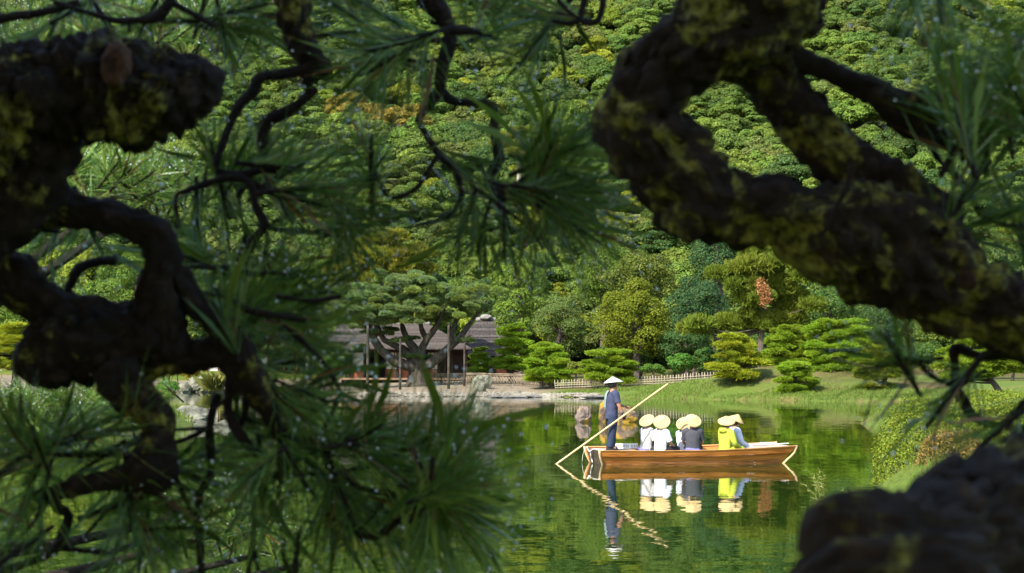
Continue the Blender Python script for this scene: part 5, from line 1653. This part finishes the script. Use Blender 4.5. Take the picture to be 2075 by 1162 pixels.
limb(LP, 'limb', [(590, -60, 50), (592, -10, 40), (598, 40, 33), (612, 90, 30), (640, 128, 24), (668, 138, 14)], 2.3, 'dark_bark', 22, .22, .35, 26, 12)
limb(LP, 'limb', [(612, 80, 24), (618, 130, 18), (622, 170, 13), (628, 192, 8)], 2.3, 'dark_bark', 16, .2, .3, 30, 13)
# pruning scar on the thick upper limb
g = Geo(); c = P(236, 133, 2.05 - .062)
lathe(g, [(.001, .010), (.010, .011), (.014, .006), (.016, -.004), (.014, -.012)], 20, 0, c, (Matrix.Rotation(R(90), 3, 'X') @ Matrix.Diagonal((.95, 1.5, 1.0))))
rough_scar(g, c)
o = part('branch_scar', g, MAT['cut_wood'], LP); o['label'] = 'pale orange pruning scar on the thick upper limb'

TW_L = [
 [(640, 135, 14), (580, 150, 13), (527, 157, 12), (513, 185, 12), (480, 220, 10), (460, 270, 9), (436, 335, 9)],
 [(640, 180, 10), (590, 222, 11), (540, 246, 12), (533, 280, 12), (532, 315, 12), (515, 345, 12), (490, 352, 9)],
 [(360, 462, 6), (356, 400, 5), (375, 388, 6), (430, 368, 8), (470, 360, 9), (505, 370, 8), (518, 420, 8), (535, 456, 9), (510, 492, 9), (495, 530, 8), (490, 546, 8), (515, 560, 6)],
 [(490, 545, 7), (440, 542, 5), (385, 540, 4)], [(535, 456, 8), (560, 465, 6), (600, 468, 6), (650, 470, 6), (700, 458, 5), (715, 452, 4)],
 [(505, 370, 8), (540, 385, 6), (580, 400, 6), (620, 406, 5)], [(440, 345, 6), (470, 355, 8), (540, 345, 7), (560, 350, 5)],
 [(515, 560, 6), (545, 552, 6), (580, 556, 5)], [(375, 590, 8), (430, 597, 6), (465, 605, 6), (500, 628, 8), (560, 640, 6), (620, 650, 5)], [(460, 598, 6), (440, 612, 5), (470, 625, 5), (500, 630, 5)],
 [(60, 30, 12), (0, 38, 12), (-60, 50, 14)], [(60, 30, 10), (120, 18, 8), (160, 5, 7)], [(110, 5, 5), (190, 30, 6), (240, 42, 7), (290, 40, 9), (325, 30, 12), (345, 0, 12), (350, -30, 12)],
 [(345, 5, 8), (385, 25, 6), (420, 45, 5), (440, 55, 4)], [(262, 42, 5), (262, 65, 4)],
 [(1200, -40, 7), (1182, 10, 7), (1178, 42, 7), (1195, 47, 7), (1212, 40, 7), (1222, 12, 7), (1222, -20, 7)], [(1130, 0, 5), (1150, 22, 4), (1176, 40, 4)], [(1178, 42, 6), (1150, 48, 5), (1120, 44, 4)],
 [(870, -50, 30), (868, -5, 26), (895, 30, 20), (910, 60, 16), (912, 92, 15), (898, 125, 14), (890, 170, 13), (893, 182, 12)],
 [(893, 182, 12), (862, 222, 9), (848, 243, 9), (862, 270, 7), (888, 314, 8), (905, 328, 7), (924, 345, 7), (932, 375, 6), (935, 398, 6), (918, 428, 5), (885, 445, 4)],
 [(893, 182, 13), (912, 203, 9), (950, 210, 9), (998, 212, 10), (1001, 250, 10), (1004, 285, 11), (1013, 322, 12), (995, 350, 11), (992, 372, 10), (1012, 402, 9), (1016, 440, 8), (1022, 482, 6)],
 [(888, 314, 6), (868, 345, 5), (848, 378, 5), (815, 398, 5), (790, 400, 5), (772, 378, 5), (755, 340, 5)],
 [(1012, 402, 8), (1040, 380, 7), (1070, 355, 6), (1102, 328, 8), (1140, 305, 8), (1172, 280, 9), (1200, 255, 12)], [(1018, 402, 7), (1055, 402, 6), (1085, 395, 6), (1105, 400, 4)], [(1045, 400, 4), (1080, 412, 5), (1120, 425, 4)],
 [(912, 60, 10), (935, 62, 10), (955, 64, 8), (975, 66, 5)], [(932, 400, 4), (934, 425, 4), (936, 450, 3)], [(1020, 475, 5), (1050, 468, 4), (1075, 462, 3)], [(1016, 460, 5), (990, 468, 4), (975, 465, 3)],
 [(905, 80, 6), (870, 82, 5), (835, 76, 6)], [(895, 120, 6), (850, 128, 5), (820, 118, 5), (790, 112, 4)],
 [(440, 800, 10), (432, 830, 9), (424, 880, 9), (428, 930, 9), (426, 965, 9), (405, 1000, 9), (400, 1030, 8), (405, 1090, 8), (410, 1200, 8)],
 [(463, 735, 13), (466, 780, 12), (462, 830, 12), (480, 870, 12), (510, 910, 9), (535, 930, 7)], [(492, 735, 11), (498, 800, 9), (495, 845, 8), (480, 870, 7)], [(432, 830, 5), (460, 808, 5), (480, 790, 5)],
 [(315, 900, 8), (355, 898, 5), (395, 882, 5), (420, 868, 5)], [(425, 868, 5), (380, 870, 4), (345, 872, 4)],
 [(32, 865, 9), (55, 890, 8), (80, 912, 6), (130, 914, 6), (200, 922, 7), (250, 905, 8), (300, 880, 9)], [(42, 800, 4), (42, 840, 5), (50, 880, 6)], [(100, 1000, 14), (120, 1030, 13), (140, 1045, 13), (128, 1085, 13), (112, 1115, 12), (60, 1140, 9), (-20, 1165, 9)],
 [(120, 1112, 9), (60, 1100, 7), (0, 1130, 7)], [(120, 1110, 8), (170, 1116, 6), (230, 1118, 6), (290, 1095, 5), (330, 1090, 4)], [(95, 1020, 5), (50, 1080, 4), (0, 1120, 5)],
 [(575, 880, 8), (620, 905, 7), (690, 903, 6), (740, 900, 4)], [(560, 920, 8), (580, 945, 7), (560, 965, 6), (530, 960, 5)], [(510, 970, 8), (516, 1060, 6), (512, 1100, 6), (505, 1150, 6), (500, 1200, 6)], [(512, 1100, 5), (520, 1140, 5), (528, 1180, 5)],
 [(575, 1090, 5), (575, 1130, 5), (590, 1170, 5)], [(690, 955, 5), (720, 985, 6), (780, 1000, 7), (830, 1010, 6), (880, 1012, 6)], [(720, 1075, 8), (760, 1090, 8), (800, 1060, 8), (850, 1040, 6), (885, 1020, 5)], [(715, 1072, 6), (690, 1060, 5), (660, 1040, 5)],
 [(610, 905, 6), (650, 880, 5), (690, 800, 5)], [(235, 528, 11), (200, 530, 11), (160, 545, 11), (145, 572, 10), (138, 588, 9), (150, 605, 10), (180, 612, 10)], [(0, 470, 6), (60, 462, 6), (120, 470, 5)], [(160, 940, 5), (180, 900, 4), (250, 850, 4)],
 [(560, 640, 7), (620, 700, 6), (660, 740, 5), (690, 795, 5)], [(560, 600, 6), (630, 610, 6), (690, 600, 4)],
]
r = np.random.default_rng(8)
for k, tw in enumerate(TW_L):
    top = tw[0][1] < 480 and tw[0][0] > 350
    d0 = (2.32 if top else 2.2) + r.uniform(-.07, .07)
    limb(LP, 'twig', tw, d0, 'twig_bark', 10, .22, .3, 60, k, 1.0, None, .008)

# needle tufts: (px, py, angle, count, jitter px, distance)
TU_L = [
 (430, 52, -25, 4, 18, 2.4), (450, 60, -55, 4, 14, 2.4), (500, 50, -20, 4, 22, 2.45), (350, 30, 200, 2, 20, 2.4), (300, 45, 250, 3, 22, 2.4), (480, 10, 20, 4, 22, 2.5), (400, 10, 60, 3, 20, 2.45),
 (560, 20, 200, 3, 20, 2.5), (720, 20, 150, 2, 24, 2.35), (835, 76, 168, 3, 12, 2.35), (820, 80, 190, 2, 14, 2.3), (800, 115, 205, 3, 14, 2.3), (810, 120, 225, 1, 12, 2.35), (790, 110, 178, 2, 14, 2.35), (850, 130, 275, 1, 10, 2.35),
 (760, 20, 170, 2, 25, 2.45), (660, 60, 185, 3, 20, 2.45), (960, 66, -10, 3, 10, 2.4), (975, 70, 30, 2, 10, 2.4), (1000, 0, -30, 4, 25, 2.45), (1060, -10, -70, 4, 25, 2.45), (1120, 42, 195, 5, 12, 2.4), (1110, 46, 220, 4, 12, 2.4), (1070, 30, 180, 3, 18, 2.45), (930, -20, -60, 3, 15, 2.5),
 (436, 332, 100, 3, 14, 2.35), (430, 335, 130, 2, 14, 2.35), (450, 340, 70, 1, 12, 2.4), (490, 350, 55, 2, 14, 2.35), (530, 335, 50, 3, 14, 2.35), (555, 345, 35, 3, 14, 2.35), (570, 345, 15, 3, 14, 2.35), (580, 350, -8, 3, 16, 2.35),
 (450, 372, 265, 2, 16, 2.4), (500, 380, 285, 1, 14, 2.4), (400, 385, 250, 2, 16, 2.4), (380, 440, 260, 1, 14, 2.4), (620, 406, 5, 4, 14, 2.3), (630, 408, -25, 4, 14, 2.3), (615, 404, 35, 2, 14, 2.35), (600, 420, -60, 2, 16, 2.35),
 (712, 455, 25, 5, 12, 2.3), (715, 455, -15, 5, 12, 2.3), (705, 460, -60, 5, 14, 2.3), (690, 462, -95, 4, 14, 2.3), (755, 345, 95, 2, 8, 2.35), (760, 350, 60, 2, 8, 2.35),
 (545, 550, 65, 5, 12, 2.3), (550, 550, 95, 4, 12, 2.3), (580, 555, 30, 5, 12, 2.3), (575, 560, -10, 5, 14, 2.3), (580, 560, -45, 5, 14, 2.3), (385, 540, 170, 3, 14, 2.35), (390, 545, 230, 4, 14, 2.35), (470, 545, 250, 3, 14, 2.35),
 (530, 600, 0, 6, 30, 2.3), (570, 610, 10, 6, 24, 2.3), (620, 600, 12, 4, 20, 2.3), (550, 650, -10, 7, 26, 2.25), (590, 660, -25, 6, 24, 2.25), (570, 690, 5, 6, 26, 2.25), (550, 720, -20, 6, 28, 2.25), (590, 740, -10, 5, 24, 2.25), (530, 760, -35, 5, 26, 2.25), (570, 800, -15, 6, 24, 2.25),
 (500, 700, 10, 5, 26, 2.25), (490, 640, 20, 5, 24, 2.25), (530, 600, 40, 4, 20, 2.3), (475, 668, 80, 5, 8, 2.2), (470, 670, 110, 4, 8, 2.2), (480, 668, 50, 4, 8, 2.2), (620, 792, 32, 4, 8, 2.2), (630, 796, 10, 3, 8, 2.2), (620, 800, -40, 4, 10, 2.2), (600, 820, -30, 4, 16, 2.2),
 (530, 850, -10, 5, 26, 2.2), (560, 900, 180, 2, 18, 2.15), (530, 955, 175, 3, 12, 2.15), (520, 958, 200, 3, 12, 2.15), (540, 965, 250, 3, 14, 2.15), (560, 970, -80, 3, 16, 2.15), (600, 960, -60, 3, 24, 2.15), (650, 900, 20, 3, 18, 2.2), (690, 902, 10, 3, 16, 2.2), (740, 900, 0, 5, 14, 2.2), (740, 905, -25, 5, 14, 2.2), (720, 895, 35, 5, 14, 2.2),
 (780, 930, 10, 5, 20, 2.2), (760, 960, -10, 5, 22, 2.2), (640, 960, -30, 3, 24, 2.2), (690, 970, -50, 3, 20, 2.2), (640, 1020, -70, 3, 20, 2.2), (700, 1030, -45, 4, 20, 2.2), (820, 900, 15, 5, 16, 2.25), (850, 930, 25, 6, 18, 2.2), (900, 930, 30, 5, 16, 2.2),
 (890, 1000, 35, 7, 10, 2.15), (895, 1005, 15, 7, 10, 2.15), (890, 1012, -10, 7, 10, 2.15), (885, 1018, -35, 7, 10, 2.15), (880, 1020, -65, 6, 10, 2.15), (875, 1015, -100, 4, 10, 2.15), (870, 1005, 70, 5, 12, 2.15), (920, 960, 40, 5, 16, 2.2), (930, 1000, 5, 5, 18, 2.2), (930, 1040, -30, 5, 18, 2.2), (780, 1080, -40, 4, 16, 2.2), (720, 1080, 230, 4, 14, 2.2), (830, 1060, -60, 4, 16, 2.2),
 (590, 1165, 110, 1, 14, 2.2), (330, 1090, -20, 3, 14, 2.2), (300, 1095, -60, 3, 14, 2.2), (280, 1100, 250, 2, 14, 2.2), (340, 1080, 20, 2, 14, 2.2), (230, 1118, 240, 2, 18, 2.2), (320, 990, -70, 3, 22, 2.15), (360, 985, -60, 3, 20, 2.15), (270, 990, 260, 2, 18, 2.15), (400, 930, 30, 2, 18, 2.15), (390, 960, -20, 2, 18, 2.15),
 (60, 905, 160, 2, 14, 2.1), (70, 900, 110, 2, 12, 2.1), (40, 870, 130, 2, 12, 2.1), (100, 905, 60, 1, 12, 2.1), (180, 910, 40, 2, 16, 2.1), (230, 890, 20, 2, 20, 2.1), (150, 860, 20, 4, 20, 2.15), (200, 850, 10, 4, 20, 2.15), (30, 960, 200, 3, 20, 2.1), (60, 1000, 240, 3, 16, 2.1), (90, 1010, 280, 2, 16, 2.1), (20, 1060, 260, 2, 20, 2.1), (150, 950, 200, 2, 22, 2.1), (210, 1040, 60, 2, 22, 2.2), (240, 1060, 30, 2, 22, 2.2), (30, 1120, 220, 2, 20, 2.1),
 (120, 465, 250, 4, 16, 2.5), (80, 462, 230, 4, 16, 2.5), (180, 470, -45, 3, 18, 2.5), (0, 60, 250, 4, 20, 2.4), (150, 10, 20, 3, 20, 2.4), (200, 25, -40, 4, 24, 2.4), (120, 30, 240, 3, 20, 2.4),
 (885, 445, 200, 2, 10, 2.3), (936, 450, 260, 2, 8, 2.3), (975, 465, 230, 2, 8, 2.3), (1020, 480, 260, 2, 8, 2.3), (1070, 465, -30, 5, 10, 2.25), (1075, 460, -60, 4, 10, 2.25), (1000, 400, 100, 2, 10, 2.3), (925, 345, -50, 3, 8, 2.3),
 (1102, 328, 70, 4, 8, 2.2), (1110, 325, 52, 4, 8, 2.2), (1098, 330, 95, 3, 8, 2.2), (1120, 335, 5, 6, 12, 2.2), (1120, 340, -18, 6, 12, 2.2), (1105, 398, 5, 3, 10, 2.2), (1108, 402, -14, 4, 10, 2.2), (1120, 425, -20, 4, 10, 2.2), (1120, 428, -42, 3, 10, 2.2), (1150, 380, -5, 2, 14, 2.2), (1160, 420, -15, 2, 16, 2.2), (1090, 395, 25, 2, 10, 2.2), (1130, 450, -55, 2, 14, 2.2),
]
TU_R = [
 (1870, -35, 268, 1, 6, 1.9), (1845, -40, 255, 1, 6, 1.9), (1895, -30, 285, 1, 6, 1.9), (1950, 250, 112, 1, 6, 1.85), (1945, 250, 90, 1, 6, 1.85), (1960, 252, 65, 1, 6, 1.85), (2000, 250, 110, 1, 6, 1.85), (2040, 245, 85, 1, 8, 1.85), (2075, 230, 130, 1, 8, 1.85), (2090, 170, 150, 1, 8, 1.85), (2095, 60, 215, 1, 8, 1.9),
 (1958, 385, 70, 1, 4, 1.95), (1960, 390, 30, 1, 4, 1.95), (2000, 440, 5, 1, 4, 1.95), (2085, 520, 120, 1, 4, 1.95),
 (1820, 728, 135, 1, 4, 1.95), (1820, 728, 95, 1, 4, 1.95), (1815, 735, 185, 1, 4, 1.95), (1928, 795, 190, 1, 5, 1.95), (1930, 800, 228, 1, 5, 1.95),
 (2025, 868, 205, 1, 6, 1.9), (2035, 875, 228, 1, 6, 1.9),
]
r = np.random.default_rng(12)
# only the largest 300 stay single parts; the rest of the needles are one mass
def fill_limited(root, table, limit=296, k_=.55):
    spots = []
    for (px, py, ang, cnt, jit, d) in table:
        for _ in range(max(1, int(cnt * k_ + r.random() * .8))):
            spots.append((px + r.normal() * jit * .8, py + r.normal() * jit * .8, ang + r.normal() * 13, d + r.normal() * .05, r.uniform(-.5, .45), r.uniform(.68, 1.08), 3 if px > 1700 and py > 650 else r.choice([5, 5, 0, 1, 2]) if (1080 < px < 1180 and py > 300) or py > 940 and px > 860 else r.integers(len(TUFTS)), r.uniform(0, 6.28)))
    idx = r.permutation(len(spots))
    for q in idx[:limit]:
        px, py, ang, d, tl, s, k, _ = spots[q]
        place_tuft(root, P(px, py, d), R(ang), tl, r, int(k), s)
    if len(idx) > limit:
        g = Geo()
        for q in idx[limit:]:
            px, py, ang, d, tl, s, k, tw = spots[q]
            a = R(ang)
            v = _r * math.cos(a) * math.cos(tl) + _u * math.sin(a) * math.cos(tl) + _f * math.sin(tl)
            Mx = np.array((Vector(v).to_track_quat('Z', 'Y') @ Euler((0, 0, tw)).to_quaternion()).to_matrix()) * s
            TD = TUFT_DATA[int(k)]
            g.v.append(TD[0] @ Mx.T + P(px, py, d))
            for fa, ma, sm in TD[1]:
                g.f.append(fa + g.n); g.m.append(ma); g.smooth.append(sm)
            g.n += len(TD[0])
        o = part('needle_mass', g, [MAT['needle'], MAT['drop'], MAT['twig_bark']], root)
        o['kind'] = 'stuff'
    return len(spots)
TUFT_DATA = []
for me in TUFTS:
    v = np.zeros(len(me.vertices) * 3); me.vertices.foreach_get('co', v)
    by = {}
    for p in me.polygons: by.setdefault((len(p.vertices), p.material_index, p.use_smooth), []).append(tuple(p.vertices))
    TUFT_DATA.append((v.reshape(-1, 3), [(np.array(f), np.full(len(f), k[1], dtype=np.int32), np.full(len(f), k[2], dtype=bool)) for k, f in by.items()]))
fill_limited(LP, TU_L, k_=.19)
# right pine
g = Geo(); tube(g, [(*rp_base, .16), (1.2, 2.2, 1.2, .13), (1.05, 2.1, 1.8, .11), (.95, 2.0, 2.1, .10), (.80, 1.95, 2.27, .085), (.62, 1.9, 2.32, .06)], 26, 0, .2, 20, .3, 5, True, .02)
part('trunk', g, MAT['mossy_bark'], RP)
limb(RP, 'limb', [(2260, 690, 96), (2160, 660, 86), (2075, 640, 80), (1990, 605, 82), (1910, 570, 96), (1830, 520, 110), (1740, 480, 112), (1655, 462, 96), (1580, 430, 74), (1510, 424, 70), (1445, 412, 80), (1395, 375, 88), (1345, 320, 90), (1305, 275, 86), (1298, 225, 78), (1325, 165, 82), (1385, 105, 94), (1460, 55, 104), (1535, 0, 108), (1600, -70, 96)], 1.92, 'mossy_bark', 32, .2, .22, 22, 21)
limb(RP, 'limb', [(1400, 420, 50), (1398, 455, 34), (1396, 480, 20), (1395, 492, 10)], 1.9, 'mossy_bark', 20, .22, .3, 26, 22)
limb(RP, 'limb', [(1500, 80, 92), (1550, 120, 70), (1585, 180, 58), (1622, 240, 58), (1665, 295, 58), (1715, 345, 66), (1790, 400, 74), (1870, 440, 64), (1915, 480, 56)], 1.96, 'mossy_bark', 28, .2, .22, 22, 23)
limb(RP, 'limb', [(1530, 50, 70), (1580, 45, 44), (1620, 45, 38), (1645, 48, 36), (1662, 50, 22)], 1.95, 'mossy_bark', 20, .2, .25, 26, 24)
limb(RP, 'limb', [(1578, -40, 24), (1588, 0, 24), (1600, 40, 26)], 1.96, 'mossy_bark', 16, .2, .25, 26, 25)
limb(RP, 'limb', [(1600, 120, 30), (1650, 135, 22), (1705, 158, 24), (1760, 180, 28), (1800, 205, 32), (1850, 240, 36), (1890, 268, 26), (1930, 285, 18), (1965, 295, 17), (1990, 270, 17), (2020, 250, 20), (2080, 248, 22), (2180, 240, 24)], 1.95, 'dark_bark', 18, .2, .3, 28, 26)
limb(RP, 'limb', [(1850, 205, 18), (1890, 206, 20), (1915, 230, 12), (1945, 236, 9), (1968, 250, 9), (1978, 275, 8)], 1.94, 'dark_bark', 14, .2, .3, 30, 27)
limb(RP, 'limb', [(1880, 270, 14), (1900, 320, 8), (1930, 350, 8), (1965, 390, 7), (1985, 430, 6), (2030, 455, 6), (2090, 462, 7)], 1.97, 'twig_bark', 12, .2, .3, 40, 28)
limb(RP, 'twig', [(2130, 680, 18), (2075, 692, 12), (2040, 715, 10), (1985, 722, 10), (1935, 706, 12), (1935, 745, 11), (1938, 785, 12), (1952, 812, 11), (1970, 842, 10), (2000, 858, 9), (2040, 866, 9), (2090, 870, 10)], 1.95, 'twig_bark', 12, .2, .3, 50, 29)
limb(RP, 'twig', [(1936, 780, 8), (1905, 772, 6), (1880, 755, 6), (1855, 732, 6), (1835, 727, 7), (1820, 732, 6)], 1.95, 'twig_bark', 10, .2, .3, 50, 30)
limb(RP, 'twig', [(2052, 866, 6), (2050, 885, 9), (2025, 895, 6)], 1.92, 'twig_bark', 10, .2, .3, 50, 31)
limb(RP, 'twig', [(1730, 330, 5), (1715, 380, 5), (1690, 430, 5), (1670, 470, 4), (1640, 480, 3)], 1.86, 'twig_bark', 8, .2, .3, 50, 32)
# thick near limb low on the right
limb(RP, 'limb', [(2300, 1060, 190, 1.3), (2160, 1080, 185, 1.25), (2040, 1105, 175, 1.2), (1920, 1130, 158, 1.15), (1810, 1138, 142, 1.1), (1715, 1110, 120, 1.08), (1660, 1105, 84, 1.08), (1632, 1110, 40, 1.08)], 1.15, 'brown_bark', 32, .16, .25, 30, 33, 1.0, 'thick brown limb close to the camera at the lower right', .012)
limb(RP, 'limb', [(1960, 1180, 110, 1.08), (1820, 1200, 130, 1.06), (1700, 1190, 96, 1.05), (1610, 1230, 60, 1.05)], 1.06, 'brown_bark', 28, .16, .25, 30, 34, 1.0, None, .012)
g = Geo(); c = P(1962, 568, 1.92 - .052)
lathe(g, [(.001, .004), (.004, .004), (.007, .002), (.008, -.004)], 16, 0, c, (Matrix.Rotation(R(90), 3, 'X') @ Matrix.Diagonal((1.1, 1.3, 1.0))))
rough_scar(g, c)
o = part('branch_scar', g, MAT['cut_wood'], RP); o['label'] = 'small pale pink pruning scar on the right limb'
fill_limited(RP, TU_R, k_=.6)

# ------------------------------------------------------------------ sunlit young pine lower on the bank, beyond the dark boughs
bp_base = np.array((-2.2, 6.4, 0)); bp_base[2] = gz(*bp_base[:2]) - .1
BP = thing('young_pine', 'sunlit bright green bushy pine behind the dark left boughs', 'pine tree', bp_base)
r = np.random.default_rng(19)
wood = Geo()
clumps = [(60, 850, 120, 60, 4.3), (170, 830, 110, 50, 4.4), (250, 370, 100, 30, 3.4), (330, 380, 60, 24, 3.5), (60, 110, 60, 50, 3.6), (20, 160, 40, 40, 3.6), (260, 70, 120, 20, 3.5), (420, 70, 70, 20, 3.6),
          (470, 1040, 90, 60, 4.2), (560, 1080, 80, 60, 4.2), (400, 1130, 100, 40, 4.1), (150, 1150, 120, 30, 4.0), (40, 1080, 80, 40, 4.0), (60, 520, 60, 30, 3.8), (610, 1120, 60, 40, 4.2), (90, 900, 90, 40, 4.2), (260, 1150, 80, 30, 4.0), (520, 990, 60, 30, 4.3)]
spots = []
for (px, py, sx, sy, d) in clumps:
    d *= 1.6
    m_ = int(8 + sx * sy / 130)
    c0 = P(px, py + sy * .6, d)
    st = np.array((bp_base[0] - .0, bp_base[1] - .2, min(c0[2] - .2, 2.2)))
    tube(wood, [(*bp_base, .07), (*(bp_base * .5 + st * .5), .05), (*st, .03)], 8, step=.1)
    tube(wood, [(*st, .03), (*((st + c0) / 2 - (0, 0, .04)), .018), (*c0, .008)], 8, step=.05)
    for _ in range(m_):
        spots.append((px + r.normal() * sx * .6, py + r.normal() * sy * .6, 90 + r.normal() * 50, d + r.normal() * .25))
part('trunk', wood, MAT['twig_bark'], BP)
for k, (px, py, ang, d) in enumerate(spots[:300]):
    place_tuft(BP, P(px, py, d), R(ang), r.uniform(-.7, .5), r, None, r.uniform(.9, 1.2))

# ------------------------------------------------------------------ unseen trees added over and behind the viewpoint to darken the near pines
r = np.random.default_rng(29)
def shade_pine(label, x, y, top, pads, spread, zr, over=()):
    z = gz(x, y) - .1
    t = thing('tall_pine', label, 'pine tree', (x, y, z), 'unseen shade pines over the viewpoint')
    g = Geo(); tube(g, [(x, y, z, .26), (x + .1, y, z + 3, .2), (x, y + .1, top, .07)], 12, step=.2, amp=.15, freq=6)
    for _ in range(pads):
        a = r.uniform(0, 6.28); q = math.sqrt(r.random())
        p = np.array((x + math.cos(a) * q * spread[0], y + math.sin(a) * q * spread[1], r.uniform(*zr)))
        o = add_pad(t, p, r.uniform(.75, 1.05), r.uniform(.75, 1.05), 1.0, (.05, .08, .015), r)
    for q in over:
        add_pad(t, q, r.uniform(.7, .95), r.uniform(.7, .95), .8, (.05, .08, .015), r)
    part('trunk', g, MAT['far_bark'], t)
    return t
SV = np.array(sun_dir)
boughs = [P(px, py, d_) + SV * t_ for px, py, d_, t_ in ((250, 200, 2.1, 3.6), (650, 150, 2.3, 4.3), (950, 350, 2.3, 3.5), (450, 700, 2.2, 4.0), (800, 950, 2.2, 4.6), (1500, 200, 1.95, 4.0), (1950, 500, 1.95, 3.6), (1850, 1100, 1.1, 4.4))]  # extra pads added on the sun line to shade the near limbs
shade_pine('tall pine whose crown spreads over the viewpoint', -3.4, -.6, 6.6, 64, (3.2, 2.1), (4.5, 6.2), boughs)
shade_pine('tall pine whose crown spreads over the viewpoint', 2.2, -2.6, 7.0, 26, (3.2, 2.4), (4.5, 6.4))
for k, (x, y, s) in enumerate([(-7.5, -4.5, 1.3), (-2.5, -8.5, 1.4), (4, -9, 1.4)]):  # unseen crowns added to cut the light from behind
    t = thing('broadleaf_tree', 'unseen broadleaf tree added behind the viewpoint to block light', 'tree', (x, y, gz(x, y) - .3), 'unseen light blocking trees behind the viewpoint')
    c = link('crown', FOREST[k], t, (0, 0, -1.2)); c.scale = (s, s, s); c.color = (.05, .08, .018, 1)
    b = link('trunk', FTRUNK, t); b.scale = (s, s, s)
